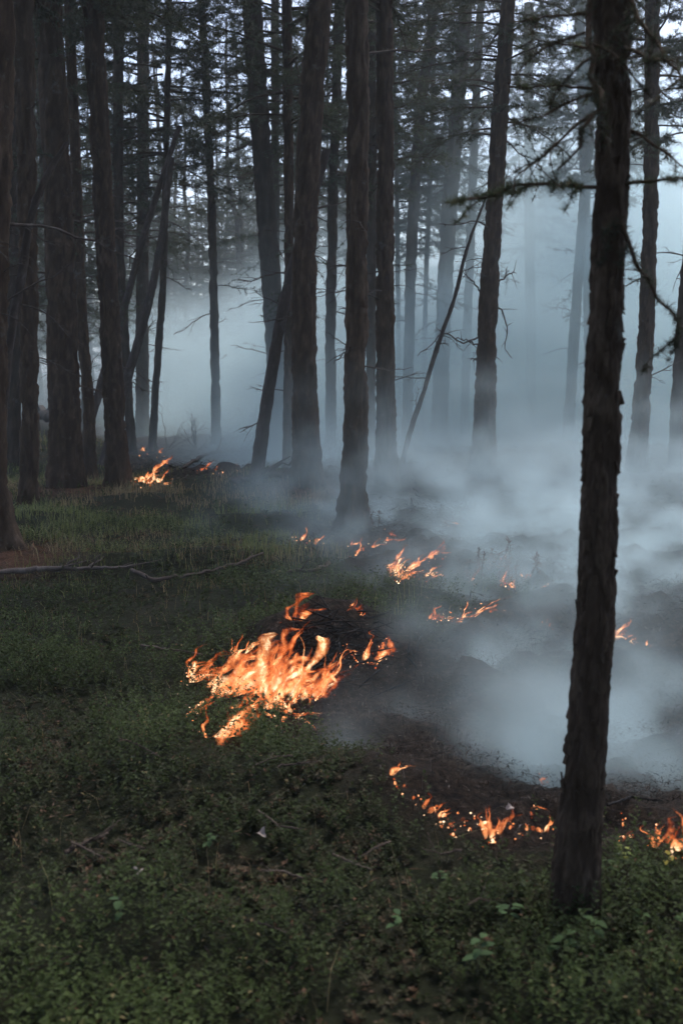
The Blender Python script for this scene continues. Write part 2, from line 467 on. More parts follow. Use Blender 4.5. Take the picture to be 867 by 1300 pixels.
def bark_trunk(name, P, R, mat, seg, n, seed, amp, cell, flare=True, gz=0.0, sawk=0.55):
    """tapered trunk with plated bark, as real relief"""
    C, r = smooth_path(P, R, n)
    th = np.arange(seg) * 2 * math.pi / seg
    z = C[:, 2][:, None]
    ct, st = np.cos(th)[None, :], np.sin(th)[None, :]
    rr = r[:, None] * np.ones((1, seg))
    q1 = fbm(rr * ct / cell + 40, rr * st / cell + 7, z / (cell * 3.4), seed, 3)
    q2 = vn(rr * ct / cell * 2.6, rr * st / cell * 2.6, z / (cell * 1.3), seed + 9)
    plate = sstep(0.36, 0.60, q1)
    saw = (z / (cell * 2.2) + 3.0 * vn(rr * ct / cell * .8, rr * st / cell * .8, z / (cell * 6), seed + 4)) % 1.0
    d = (plate - 0.5) * amp + (q2 - 0.5) * amp * 0.7 * plate + (0.5 - saw) * amp * sawk * plate
    if flare:
        k = 4 + seed % 3
        lob = 0.5 + 0.5 * np.cos(k * th + seed)[None, :] 
        d = d + rr * 0.34 * lob * np.exp(-np.maximum(z - gz, 0) / (1.3 * r[0] + 0.05))
    rad = rr + d
    V = np.stack([C[:, 0][:, None] + rad * ct, C[:, 1][:, None] + rad * st, z + 0 * rad], -1)
    mb = MB()
    i = np.arange(n - 1)[:, None] * seg; j = np.arange(seg)[None, :]; kk = (j + 1) % seg
    q = np.stack([i + j, i + kk, i + seg + kk, i + seg + j], -1).reshape(-1, 4)
    mb.add(V.reshape(-1, 3), None, q, np.clip(plate * 0.75 + (q2 - 0.5) * 0.9 - 0.25 * saw, 0, 1).ravel())
    return mb.mesh(name, mat), C, r

# ---- branches and crowns: a few shared shapes
def limb(rng, L, droop, wig=0.06, n=9):
    t = np.linspace(0, 1, n)
    w = np.cumsum(rng.normal(0, wig, (n, 2)), 0) * L * 0.5
    w -= w[0]
    return np.stack([t * L, w[:, 0] * t, -droop * L * t ** 1.6 + w[:, 1] * t * 0.6 + 0.16 * L * t * (1 - t)], 1)

def dead_branch(seed, L=1.0, nt=6, droop=0.15, r0=0.014):
    """bare dead branch with twigs, growing along +X"""
    rng = np.random.default_rng(seed)
    mb = MB()
    P = limb(rng, L, droop, 0.10)
    mb.tube(P, np.linspace(r0, r0 * 0.22, len(P)), 5, 0.4 + 0.3 * rng.random())
    for k in range(nt):
        s = rng.uniform(0.2, 0.95)
        i = int(s * (len(P) - 1))
        l = L * rng.uniform(0.15, 0.42) * (1.15 - s)  + 0.06
        Q = limb(rng, l, rng.uniform(-0.2, 0.6), 0.16, 6)
        a = rng.choice([-1, 1]) * rng.uniform(0.5, 1.2)
        ca, sa = math.cos(a), math.sin(a)
        Q = np.stack([Q[:, 0] * ca - Q[:, 1] * sa, Q[:, 0] * sa + Q[:, 1] * ca, Q[:, 2]], 1) + P[i]
        mb.tube(Q, np.linspace(r0 * 0.42, r0 * 0.12, 6), 4, 0.5)
        if rng.random() < 0.6:
            W = limb(rng, l * 0.5, 0.2, 0.2, 4)
            a2 = a + rng.choice([-1, 1]) * 0.8
            W = np.stack([W[:, 0] * math.cos(a2) - W[:, 1] * math.sin(a2), W[:, 0] * math.sin(a2) + W[:, 1] * math.cos(a2), W[:, 2]], 1) + Q[3]
            mb.tube(W, np.linspace(r0 * 0.25, r0 * 0.1, 4), 3, 0.5)
    return mb

def needle_fans(mb, C, rng, n, L, w, up=0.2, tint=(0.3, 0.9)):
    """tufts of thin blades round the points C"""
    m = len(C) * n
    c = np.repeat(C, n, 0)
    d = rng.normal(0, 1, (m, 3)); d[:, 2] += up
    d /= np.linalg.norm(d, axis=1)[:, None]
    s = np.cross(d, rng.normal(0, 1, (m, 3))); s /= np.linalg.norm(s, axis=1)[:, None]
    l = L * rng.uniform(0.6, 1.25, (m, 1))
    V = np.stack([c - s * w * 0.5, c + s * w * 0.5, c + d * l], 1).reshape(-1, 3)
    F = np.arange(m * 3).reshape(-1, 3)
    tt = np.repeat(np.repeat(rng.uniform(*tint, len(C)), n) + rng.normal(0, 0.08, m), 3)
    mb.add(V, F, None, np.clip(tt, 0, 1))

def crown(seed, z1, nb, R, tufts, L=0.085, w=0.0115):
    """needle crown from height 0 to z1 round the stem: drooping whorled boughs with hanging twigs"""
    rng = np.random.default_rng(seed)
    mb = MB(); wood = MB()
    for b in range(nb):
        h = z1 * (b + rng.random()) / nb
        f = h / z1
        Lb = R * (0.55 + 0.9 * f ** 0.5 * (1 - f)) * rng.uniform(0.55, 1.2) * (1.0 - 0.55 * f ** 2.5)
        a = rng.uniform(0, 2 * math.pi)
        dr = rng.uniform(0.0, 0.35) * (1 - f) - 0.25 * f
        P = limb(rng, Lb, dr, 0.07, 8)
        ca, sa = math.cos(a), math.sin(a)
        P = np.stack([P[:, 0] * ca - P[:, 1] * sa, P[:, 0] * sa + P[:, 1] * ca, P[:, 2] + h], 1)
        wood.tube(P, np.linspace(0.012 + 0.007 * Lb, 0.003, 8), 4, 0.3, cap=False)
        ns = int(5 + 6 * Lb)
        for k in range(ns):
            s = rng.uniform(0.22, 1.0); x = s * 7; i = min(int(x), 6)
            p0 = P[i] + (P[i + 1] - P[i]) * (x - i)
            l = rng.uniform(0.18, 0.55) * (1.2 - 0.6 * s) * min(Lb, 1.3)
            a2 = a + rng.choice([-1, 1]) * rng.uniform(0.4, 1.2)
            t = np.linspace(0, 1, 5)[:, None]
            Q = p0 + t * l * np.array([math.cos(a2), math.sin(a2), rng.uniform(-0.5, 0.25)]) - t ** 2 * np.array([0, 0, l * rng.uniform(0.05, 0.45)])
            wood.tube(Q, np.linspace(0.006, 0.002, 5), 3, 0.35, cap=False)
            ntf = max(2, int(tufts * l / 0.4))
            tt = rng.random(ntf) ** 0.8 * 3.999; ii = tt.astype(int)
            C = Q[ii] + (Q[ii + 1] - Q[ii]) * (tt - ii)[:, None] + rng.normal(0, 0.018, (ntf, 3))
            needle_fans(mb, C, rng, 4, L, w, 0.1)
    return mb, wood

CROWNS = []
for k, (z1, nb, R, tf) in enumerate([(9, 84, 2.0, 20), (8, 70, 1.7, 20), (10, 94, 2.3, 18), (7.5, 64, 1.6, 19)]):
    a, b = crown(100 + k, z1, nb, R, tf)
    CROWNS.append((a.mesh('crown', M['needles'], False), b.mesh('boughs', M['bark_far'], True)))
DEAD = [dead_branch(200 + k, 1.0, 5 + k % 4, 0.05 + 0.1 * (k % 4)).mesh('branch', M['dead']) for k in range(7)]

def leafy_branch(seed, L=1.2, n=10, tufts=16, r0=0.010, droop=0.2, blade=(0.032, 0.0036), per=9, tint=(0.25, 0.85), step=0.5):
    """branch along +X with short needle tufts, for near trees"""
    rng = np.random.default_rng(seed)
    wood, nd = MB(), MB()
    P = limb(rng, L, droop, 0.07, 14)
    wood.tube(P, np.linspace(r0, r0 * 0.25, 14), 6, 0.35)
    ts = [P]
    for k in range(n):
        i = rng.integers(2, 13)
        l = L * rng.uniform(0.12, 0.34)
        a = rng.choice([-1, 1]) * rng.uniform(0.4, 1.3)
        Q = limb(rng, l, rng.uniform(-0.1, 0.7), 0.12, 6)
        Q = np.stack([Q[:, 0] * math.cos(a) - Q[:, 1] * math.sin(a), Q[:, 0] * math.sin(a) + Q[:, 1] * math.cos(a), Q[:, 2]], 1) + P[i]
        wood.tube(Q, np.linspace(r0 * 0.4, r0 * 0.15, 6), 4, 0.4)
        ts.append(Q)
    for Q in ts:
        ll = np.linalg.norm(Q[-1] - Q[0])
        m = max(2, int(tufts * ll / step))
        tt = (0.12 + 0.88 * rng.random(m)) * (len(Q) - 1.001); ii = tt.astype(int)
        C = Q[ii] + (Q[ii + 1] - Q[ii]) * (tt - ii)[:, None]
        needle_fans(nd, C, rng, per, blade[0], blade[1], 0.35, tint)
    return wood, nd
LEAFY = []
for k in range(3):
    wd, nd = leafy_branch(300 + k, 1.0, 9, 14, 0.010, 0.2, (0.05, 0.009), 6)
    LEAFY.append((wd.mesh('branch', M['bark_far']), nd.mesh('needles', M['needles'], False)))

def trunk_at(C, r, z):
    return np.array([np.interp(z, C[:, 2], C[:, 0]), np.interp(z, C[:, 2], C[:, 1]), z]), float(np.interp(z, C[:, 2], r))

ROOTS, TREE_OBJ = [], {}
for ti, (label, pts, cz, lr) in enumerate(TREES):
    P, R, Y = tree_frame(pts)
    near = Y < 5
    b = P[0].copy()
    ROOTS.append((b[0], b[1], R[0], Y))
    if lr: LITTER.append((b[0] + 0.1, b[1] - R[0] * 1.4, lr * 0.6 + R[0])); BUMPS.append((b[0], b[1], 0.07, 0.5, 0.5))
    # carry the trunk on above the picture
    H = RNG.uniform(12, 15) if not near else 10.5
    d = (P[-1] - P[-3]) / (P[-1, 2] - P[-3, 2]); d[:2] *= 0.35
    top = P[-1] + d * (H - P[-1, 2])
    P2 = np.vstack([P, top]); R2 = np.append(R, 0.035)
    t = thing('larch_tree', (b[0], b[1], float(gh(b[0], b[1]))), label, 'tree')
    org = np.array(t.location)
    if near: me, C, r = bark_trunk('trunk', P2, R2, M['bark_near'], 170, 1300, 31, 0.0095, 0.020, False, org[2], 0.35)
    else: me, C, r = bark_trunk('trunk', P2, R2, M['bark'] if Y < 18 else M['bark_far'], 44 if Y < 18 else 26, 300 if Y < 18 else 150, 50 + ti, 0.030 if R[0] > 0.1 else 0.018, 0.045, True, org[2])
    me.transform(__import__('mathutils').Matrix.Translation(-org))
    link('trunk', me, t)
    # crown
    cm, cw = CROWNS[ti % 4]
    if 16 <= ti <= 25: cz += 0.6
    p, rr = trunk_at(C, r, cz + 0.1)
    if near: cz = 4.2; p, rr = trunk_at(C, r, cz)
    sc = min(1.15, (H - cz + 0.6) / (9, 8, 10, 7.5)[ti % 4])
    if not near: sc = max(sc, 0.75)
    cr = link('crown', cm, t, p - org, (0, 0, RNG.uniform(0, 6.28)), (sc * (0.55 if near else 1), sc * (0.55 if near else 1), sc))
    link('boughs', cw, cr)
    TREE_OBJ[ti] = (t, C, r, org)
    if near: continue
    # dead lower branches
    for k in range(int(RNG.integers(6, 11))):
        z = RNG.uniform(1.3, cz + 1.2)
        p, rr = trunk_at(C, r, z)
        a = RNG.uniform(0, 6.28)
        l = RNG.uniform(0.35, 1.25)
        link('branch', DEAD[int(RNG.integers(7))], t, p - org + np.array([math.cos(a), math.sin(a), 0]) * rr * 0.6, (RNG.uniform(-.5, .5), RNG.uniform(-0.5, 0.35), a), l)
    if Y > 13:
        for k in range(int(RNG.integers(2, 5))):
            z = RNG.uniform(2.6, cz + 0.8)
            p, rr = trunk_at(C, r, z)
            a = RNG.uniform(0, 6.28)
            lw, ln = LEAFY[int(RNG.integers(3))]
            bo = link('branch', lw, t, p - org + np.array([math.cos(a), math.sin(a), 0]) * rr * 0.6, (RNG.uniform(-.4, .4), RNG.uniform(-0.1, 0.4), a), RNG.uniform(0.7, 1.5))
            link('needles', ln, bo)

# ---- branches of the lone near trunk: sprays of needles reaching out at head height
NT, NC, NR, NORG = TREE_OBJ[0]
def near_branch(a_px, b_px, Yo, seed, r0, n, tufts, droop, lichen=False):
    """branch from the near trunk through a photograph pixel, at its own depth"""
    p1 = at_depth(*b_px, Yo)
    z = at_depth(*a_px, NORG[1])[2]
    p0, rr = trunk_at(NC, NR, z)
    v = p1 - p0
    L = np.linalg.norm(v)
    wd, nd = leafy_branch(seed, L, n, tufts, r0, droop, (0.027, 0.0030), 15 if not lichen else 11, (0.5, 1.0) if not lichen else (0.0, 0.5), 0.15)
    az, el = math.atan2(v[1], v[0]), math.atan2(v[2], math.hypot(v[0], v[1]))
    o = link('branch', wd.mesh('branch', M['bark']), NT, p0 - NORG, (0, -el, az))
    link('needles', nd.mesh('needles', M['needles'], False), o)
near_branch((765, 240), (545, 243), 2.75, 401, 0.007, 8, 11, 0.03)
near_branch((765, 236), (905, 240), 2.80, 402, 0.006, 6, 12, 0.02)
near_branch((772, 118), (640, 112), 2.9, 403, 0.006, 4, 3, 0.0)
near_branch((772, 70), (652, 60), 3.1, 407, 0.005, 3, 2, -0.05)
near_branch((768, 125), (652, 262), 2.7, 404, 0.006, 5, 5, 0.05, True)
near_branch((778, -60), (712, 225), 2.45, 405, 0.012, 6, 13, 0.10, True)
near_branch((776, 250), (824, 455), 2.75, 406, 0.008, 5, 16, -0.12, True)
near_branch((780, 60), (880, 90), 2.6, 408, 0.007, 6, 6, 0.1, True)
near_branch((780, -40), (850, 165), 2.7, 409, 0.009, 6, 10, -0.15, True)
near_branch((775, 155), (880, 200), 2.9, 410, 0.006, 7, 6, 0.1, True)
near_branch((775, 20), (660, 20), 3.0, 411, 0.006, 7, 5, 0.05, True)
# loose bark flakes standing proud of the near trunk
rngf = np.random.default_rng(8)
for k in range(190):
    z = rngf.uniform(0.25, 3.4)
    p, rr = trunk_at(NC, NR, z)
    a = rngf.choice([math.pi, 0]) + rngf.normal(0, 0.55) if k % 2 else rngf.uniform(math.pi, 2 * math.pi)
    l, w = rngf.uniform(0.012, 0.05), rngf.uniform(0.008, 0.022)
    mb = MB()
    o_ = np.array([math.cos(a), math.sin(a), 0]); s_ = np.array([-math.sin(a), math.cos(a), 0]); up = np.array([0, 0, rngf.choice([-1, 1])])
    c = p - NORG + o_ * (rr * 1.0)
    V = [c - s_ * w / 2, c + s_ * w / 2, c + s_ * w * .35 + up * l + o_ * rngf.uniform(.002, .010), c - s_ * w * .3 + up * l * .9 + o_ * rngf.uniform(.002, .012)]
    V += [q - o_ * 0.005 for q in V]
    mb.add(V, None, [(0, 1, 2, 3), (7, 6, 5, 4), (0, 4, 5, 1), (1, 5, 6, 2), (2, 6, 7, 3), (3, 7, 4, 0)], rngf.uniform(0.2, 0.9))
    link('bark_flake', mb.mesh('bark_flake', M['bark_near'], False), NT)

# the bare forked branches on the veiled larch and the tufts on the young pole
def branch_to(ti, a_px, pts_px, r0, seed, mesh_only=False):
    t, C, r, org = TREE_OBJ[ti]
    Y = org[1]
    P = [at_depth(*a_px, Y)] + [at_depth(x, y, Y - 0.12 * (k + 1)) for k, (x, y) in enumerate(pts_px)]
    P = np.array(P) - org
    mb = MB()
    tt = np.linspace(0, len(P) - 1, 14)
    Q = np.stack([np.interp(tt, range(len(P)), P[:, c]) for c in range(3)], 1)
    rg = np.random.default_rng(seed)
    Q[1:-1] += rg.normal(0, 0.012, (12, 3))
    mb.tube(Q, np.linspace(r0, r0 * .3, 14), 5, .4)
    for k in range(5):
        i = rg.integers(3, 13)
        d = rg.normal(0, 1, 3) * np.array([1, .6, 1]); d /= np.linalg.norm(d)
        l = rg.uniform(.08, .3)
        mb.tube([Q[i], Q[i] + d * l * .5 + [0, 0, .01], Q[i] + d * l], [r0 * .35, r0 * .25, r0 * .1], 4, .4)
    link('branch', mb.mesh('branch', M['dead']), t)
for a, pts in [((612, 425), [(590, 436), (570, 425), (558, 425), (545, 440), (530, 452)]), ((612, 440), [(590, 432), (575, 428)]), ((632, 360), [(640, 352), (650, 345), (655, 347)]),
               ((626, 385), [(638, 395), (645, 420), (640, 440), (650, 455)]), ((610, 370), [(598, 355), (588, 345)]), ((606, 456), [(600, 456), (597, 457)]), ((632, 100), [(610, 115), (598, 128)]),
               ((636, 60), [(615, 60), (600, 68), (590, 75)])]:
    branch_to(18, a, pts, 0.016, 500 + int(a[1]))
for a, pts in [((330, 175), [(312, 185), (295, 192), (270, 196), (250, 203), (220, 210)]), ((322, 90), [(300, 92), (285, 100)])]:
    branch_to(11, a, pts, 0.022, 520 + int(a[1]))
for a, pts in [((455, 432), [(440, 445), (432, 452), (424, 462)])]:
    branch_to(13, a, pts, 0.010, 530)

# ------------------------------------------------------------------ slanting dead poles
def pole(label, pts, seed, name='dead_pole', depth=None, mat='dead', twigs=6, amp=0.008, lean=0.0, cat='dead tree'):
    b = on_ground(*pts[0][:2]); Y = depth or b[1]
    P, R = [], []
    n = len(pts)
    for k, (x, y, w) in enumerate(pts):
        p = at_depth(x, y, Y + lean * k / (n - 1)); P.append(p); R.append(.5 * w * np.linalg.norm(p - CAMP) / FPX * CP)
    P, R = np.array(P), np.array(R)
    if depth is None: P[0, 2] = b[2] - 0.06
    t = thing(name, P[0], label, cat)
    me, C, r = bark_trunk('stem', P, R, M[mat], 24, 160, seed, amp, 0.04, False)
    me.transform(__import__('mathutils').Matrix.Translation(-P[0]))
    link('trunk', me, t)
    for k in range(twigs):
        z = RNG.uniform(C[0, 2] + .6, C[-1, 2])
        p, rr = trunk_at(C, r, z)
        a = RNG.uniform(0, 6.28)
        link('branch', DEAD[int(RNG.integers(7))], t, p - P[0], (RNG.uniform(-1, 1), RNG.uniform(-.9, .7), a), RNG.uniform(.25, .75))
    return t
pole('slanting dead pole leaning against the stout reddish-footed larch', [(324, 612, 19), (333, 550, 17), (344, 480, 15), (356, 410, 14), (369, 350, 13), (392, 270, 12), (415, 190, 10)], 71, lean=0.6)
pole('thin bare dead stick slanting up to the larch with the forked branch', [(509, 588, 7), (521, 546, 7), (537, 500, 6), (555, 441, 6), (576, 380, 5), (594, 311, 4), (616, 252, 3)], 72, twigs=9, lean=0.5)
pole('long dead pole slanting behind the trunk with the small bank fire', [(98, 592, 13), (112, 545, 12), (122, 512, 11), (138, 455, 10), (157, 395, 9), (180, 310, 8), (205, 230, 7), (228, 160, 6)], 73, lean=0.8)
pole('second dead pole crossing behind the small bank fire larch', [(130, 592, 14), (146, 538, 13), (160, 488, 12), (174, 440, 11), (188, 390, 10), (204, 310, 9), (218, 200, 7)], 74, lean=0.6)
pole('broken reddish snag crossing before the broadest trunk', [(-10, 690, 9), (2, 560, 10), (12, 440, 10), (28, 350, 10), (44, 262, 9), (70, 205, 7), (86, 180, 4)], 75, twigs=3)

# ------------------------------------------------------------------ far trees: copies of three straight stems, each with crown and boughs
FAR_STEMS = []
for k in range(3):
    rg = np.random.default_rng(600 + k)
    zz = np.linspace(-.2, 14.5, 9)
    P = np.stack([np.cumsum(rg.normal(0, .10, 9)), np.cumsum(rg.normal(0, .10, 9)), zz], 1); P[:, :2] -= P[0, :2]
    me, C, r = bark_trunk('trunk', P, np.interp(zz, [0, 14.5], [.125, .03]), M['bark_far'], 18, 110, 610 + k, .02, .05)
    FAR_STEMS.append((me, C, r))
placed = [(x, y) for x, y, _, _ in ROOTS]
rg = np.random.default_rng(77)
def far_tree(x, y, label, group, cz=None):
    k = int(rg.integers(3)); me, C, r = FAR_STEMS[k]
    s = rg.uniform(.85, 1.2)
    t = thing('larch_tree', (x, y, float(gh(x, y))), label, 'tree', group)
    t.rotation_euler = (rg.normal(0, .025), rg.normal(0, .025), rg.uniform(0, 6.28))
    link('trunk', me, t, scale=(s * rg.uniform(.7, 1.15), s * rg.uniform(.7, 1.15), 1))
    c = int(rg.integers(4))
    cz = (rg.uniform(1.6, 4.4) if x < .03 * y else rg.uniform(2.6, 5.2)) if cz is None else cz
    p, _ = trunk_at(C, r, cz)
    cr = link('crown', CROWNS[c][0], t, p, (0, 0, rg.uniform(0, 6.28)), rg.uniform(.95, 1.25))
    link('boughs', CROWNS[c][1], cr)
n_far = 0
tries = 0
while n_far < 104 and tries < 9000:
    tries += 1
    y = rg.uniform(23, 78); x = rg.uniform(-1, 1) * (0.40 * y + 3)
    if min((x - a) ** 2 + (y - b) ** 2 for a, b in placed) < 3.4: continue
    if x > 0.02 * y + .5 and (y < 40 or rg.random() < .6): continue
    if y < 36 and -.24 < x / y < .03: continue          # open patch over the smoke          # the smoky clearing
    placed.append((x, y)); n_far += 1
    if x < 0.03 * y: far_tree(x, y, 'slim dark larch deep in the forest behind the grassy bank', 'larches deep behind the bank')
    else: far_tree(x, y, 'slim larch deep in the forest behind the smoky clearing', 'larches deep behind the clearing')

for x, y in ((-3.2, 1.0), (2.6, -1.6), (-0.9, -3.6), (4.2, 2.2), (-2.6, -1.8), (0.8, -6.0), (-5.0, 4.6), (-1.5, 0.5), (1.4, 0.3), (2.7, 1.0), (-2.0, 1.9), (-0.5, -1.2)):  # out-of-view trees, added to shade the foreground leaf carpet
    far_tree(x, y, 'unseen larch added beside or behind the viewpoint to shade the leaves', 'unseen larches added for shade', 4.0)

# ------------------------------------------------------------------ ground sheet
def axis(a, b, step, lo, hi, grow=1.16):
    mid = np.arange(a, b + 1e-6, step)
    up, d = [], step
    while (up[-1] if up else b) < hi: d *= grow; up.append((up[-1] if up else b) + d)
    dn, d = [], step
    while (dn[-1] if dn else a) > lo: d *= grow; dn.append((dn[-1] if dn else a) - d)
    return np.array(dn[::-1] + list(mid) + up)
gx, gy = axis(-4.5, 5.0, .055, -400, 400), axis(1.8, 13.5, .055, -300, 600)
X, Y = np.meshgrid(gx, gy)
fade = 1 - sstep(60, 200, np.hypot(X, Y))
B = burnt(X, Y)
LT = litter(X, Y)
Z = gh(X, Y) * fade + (fbm(X * 7, Y * 7, 0, 21, 3) - .5) * (.05 + .10 * B) + (vn(X * 13, Y * 13, 0, 22) - .5) * .05 * B + .02 * np.exp(-((B - .5) / .3) ** 2) * (1 - sstep(9, 14, Y)) + .09 * B * sstep(.5, .75, fbm(X * 2.6, Y * 2.6, 0, 23, 3)) - 0.03 * B
ny, nx = X.shape
i = np.arange(ny - 1)[:, None] * nx; j = np.arange(nx - 1)[None, :]
mb = MB()
mb.add(np.stack([X, Y, Z], -1).reshape(-1, 3), None, np.stack([i + j, i + j + 1, i + nx + j + 1, i + nx + j], -1).reshape(-1, 4))
gr = link('ground', mb.mesh('ground', M['ground'], True, 'tint', {'burnt': B.ravel(), 'litter': np.clip(LT * 1.2 * (0.4 + vn(X * 6, Y * 6, 0, 3)), 0, 1).ravel()}))
tag(gr, 'dark mossy forest floor, charred black where the fire has passed', None, None, 'structure')

# ------------------------------------------------------------------ ground cover: leaves, grass, litter, char
def scatter(n, y0, y1, rng, side=1.2):
    """random places in the wedge of ground in front of the camera, even per square metre"""
    wmax = 0.45 * y1 + side
    y = rng.uniform(y0, y1, n * 2); x = rng.uniform(-wmax, wmax, n * 2)
    k = np.abs(x) < 0.45 * y + side
    return x[k][:n], y[k][:n]
def leaves(mb, c, d, l, w, tint, fold=.25):
    """folded rhombic leaves: base c, direction d"""
    m = len(c)
    d = d / (np.linalg.norm(d, axis=1)[:, None] + 1e-9)
    s = np.cross(d, np.array([0.02, 0.03, 1.0])); s /= np.linalg.norm(s, axis=1)[:, None] + 1e-9
    nrm = np.cross(s, d)
    l = np.asarray(l)[:, None]; w = np.asarray(w)[:, None]
    V = np.stack([c, c + d * l * .5 + s * w * .5 + nrm * w * fold, c + d * l, c + d * l * .5 - s * w * .5 + nrm * w * fold], 1).reshape(-1, 3)
    q = np.arange(m)[:, None] * 4
    F = np.concatenate([q + [0, 1, 2], q + [0, 2, 3]])
    mb.add(V, F, None, np.repeat(tint, 4))
def sprigs(mb, stem, n, y0, y1, K, ll, hh, seed, keep):
    rng = np.random.default_rng(seed)
    x, y = scatter(n, y0, y1, rng)
    hol = sstep(.36, .5, fbm(x * 1.9, y * 1.9, 0, 62, 3))
    k = rng.random(len(x)) < keep(x, y) * (.3 + .7 * hol)
    x, y = x[k], y[k]
    S = len(x)
    z = gh(x, y) - .01
    clump = .55 * fbm(x * 1.5, y * 1.5, 0, 61, 2) + .45 * fbm(x * 5.2, y * 5.2, 0, 64, 2)
    h = hh * (0.35 + 1.9 * sstep(.3, .7, clump)) * rng.uniform(.6, 1.3, S)
    az = rng.uniform(0, 6.283, S); le = rng.uniform(.0, .55, S)
    ax = np.stack([np.cos(az) * le, np.sin(az) * le, np.ones(S)], 1)
    base = np.stack([x, y, z], 1)
    t = (np.arange(K)[None, :] + rng.random((S, K))) / K
    t = .25 + .75 * t
    c = base[:, None, :] + ax[:, None, :] * (h[:, None] * t)[:, :, None]
    a = rng.uniform(0, 6.283, (S, 1)) + np.arange(K)[None, :] * 2.4
    el = rng.uniform(-.1, .75, (S, K)) + .4 * (t - .6)
    d = np.stack([np.cos(a) * np.cos(el), np.sin(a) * np.cos(el), np.sin(el)], -1)
    ti = np.clip(.42 + 1.3 * (clump - .5)[:, None] + .25 * (t - .5) + rng.normal(0, .09, (S, 1)) + rng.normal(0, .05, (S, K)) - .35 * dry(x, y)[:, None], .0, .99)  # light painted into the tint: lit clumps greener, hollows darker
    old = rng.random((S, K)) < .012
    ti[old] = rng.choice([0.0, 0.02, 1.0], old.sum())
    L = ll * rng.uniform(.6, 1.25, (S, K))
    leaves(mb, c.reshape(-1, 3), d.reshape(-1, 3), L.ravel(), (L * rng.uniform(.5, .68, (S, K))).ravel(), ti.ravel())
def green(x, y):
    return np.clip(1 - burnt(x, y) * 1.05, 0, 1) * (1 - .85 * dry(x, y)) * (1 - .9 * litter(x, y))
mb = MB()
sprigs(mb, None, 34000, 1.7, 5.6, 11, .018, .085, 701, green)
sprigs(mb, None, 26000, 5.6, 10.0, 8, .022, .065, 702, lambda x, y: green(x, y) * .9)
sprigs(mb, None, 20000, 10.0, 24.0, 6, .036, .07, 703, lambda x, y: green(x, y) * .7)
nb = ROOTS[0]
sprigs(mb, None, 9000, 2.2, 4.2, 11, .019, .14, 704, lambda x, y: np.exp(-((x - nb[0]) ** 2 + (y - nb[1] + .05) ** 2) / .22 ** 2) * .9)
o = link('undergrowth', mb.mesh('undergrowth', M['cover'], False))
tag(o, 'low carpet of small glossy dark green berry leaves on the forest floor', 'ground cover', None, 'stuff')

def blades(mb, x, y, hh, w, rng, tint, bend=.5):
    n = len(x)
    h = hh * rng.uniform(.5, 1.3, n)
    a = rng.uniform(0, 6.283, n)
    d = np.stack([np.cos(a), np.sin(a), np.zeros(n)], 1); s = np.stack([-np.sin(a), np.cos(a), np.zeros(n)], 1)
    b = np.stack([x, y, gh(x, y) - .01], 1)
    be = rng.uniform(.1, 1.0, n) * bend
    m1 = b + d * (h * be * .25)[:, None] + np.array([0, 0, 1.]) * (h * .55)[:, None]
    tp = b + d * (h * be)[:, None] + np.array([0, 0, 1.]) * (h * (1 - .35 * be))[:, None]
    w = (w * rng.uniform(.6, 1.3, n))[:, None]
    V = np.stack([b - s * w, b + s * w, m1 + s * w * .7, m1 - s * w * .7, tp], 1).reshape(-1, 3)
    q = np.arange(n)[:, None] * 5
    mb.add(V, q + [3, 2, 4], q + [0, 1, 2, 3], np.repeat(tint, 5))
rng = np.random.default_rng(710)
mb = MB()
for n, y0, y1, h, w in ((26000, 5.0, 10.5, .10, .0018), (60000, 7.0, 16.5, .125, .0036), (12000, 15.0, 26.0, .16, .006)):
    x, y = scatter(n, y0, y1, rng)
    g = (sstep(.40, .60, .6 * fbm(x * .9, y * .9, 0, 88, 3) + .4 * vn(x * 3.3, y * 3.3, 0, 89)) * (x < .12 * y) + .05) * sstep(y0, y0 + 2.5, y)
    k = rng.random(len(x)) < g * np.clip(1 - burnt(x, y) * 1.1, 0, 1) * (1 - litter(x, y))
    x, y = x[k], y[k]
    ti = np.clip(.75 - .75 * sstep(.42, .62, fbm(x * 1.1, y * 1.1, 0, 91, 3)) + rng.normal(0, .16, len(x)), 0, 1)
    blades(mb, x, y, h * (.5 + 1.1 * vn(x * 2.3, y * 2.3, 0, 93)), w, rng, ti, .9)
x, y = scatter(700, 1.8, 7.0, rng)                       # sparse dry stalks among the leaves
k = rng.random(len(x)) < np.clip(1 - burnt(x, y), 0, 1); x, y = x[k], y[k]
blades(mb, x, y, .17, .0010, rng, rng.uniform(0, .35, len(x)), 1.1)
tag(link('grass', mb.mesh('grass', M['grass'], False)), 'thin tufted grass and dry stalks on the bank', 'grass', None, 'stuff')

def shards(mb, x, y, l, w, rng, tint, lift=.02):
    n = len(x)
    a = rng.uniform(0, 6.283, n); e = rng.normal(.1, .35, n)
    d = np.stack([np.cos(a) * np.cos(e), np.sin(a) * np.cos(e), np.sin(e)], 1)
    c = np.stack([x, y, gh(x, y) + rng.uniform(0, lift, n)], 1)
    leaves(mb, c, d, l * rng.uniform(.4, 1.5, n), w * rng.uniform(.5, 1.5, n), tint, .4)
rng = np.random.default_rng(720)
mb = MB()
x, y = scatter(30000, 1.8, 9.0, rng)
k = rng.random(len(x)) < (.16 + .5 * dry(x, y) + 1.0 * litter(x, y)) * np.clip(1 - burnt(x, y), 0, 1)
x, y = x[k], y[k]
shards(mb, x, y, .045, .0035, rng, np.clip(rng.normal(.4, .25, len(x)) + .25 * litter(x, y), 0, 1))
x, y = scatter(34000, 8.0, 20.0, rng)
k = rng.random(len(x)) < (.12 + .55 * dry(x, y) + 1.0 * litter(x, y)) * np.clip(1 - burnt(x, y), 0, 1)
x, y = x[k], y[k]
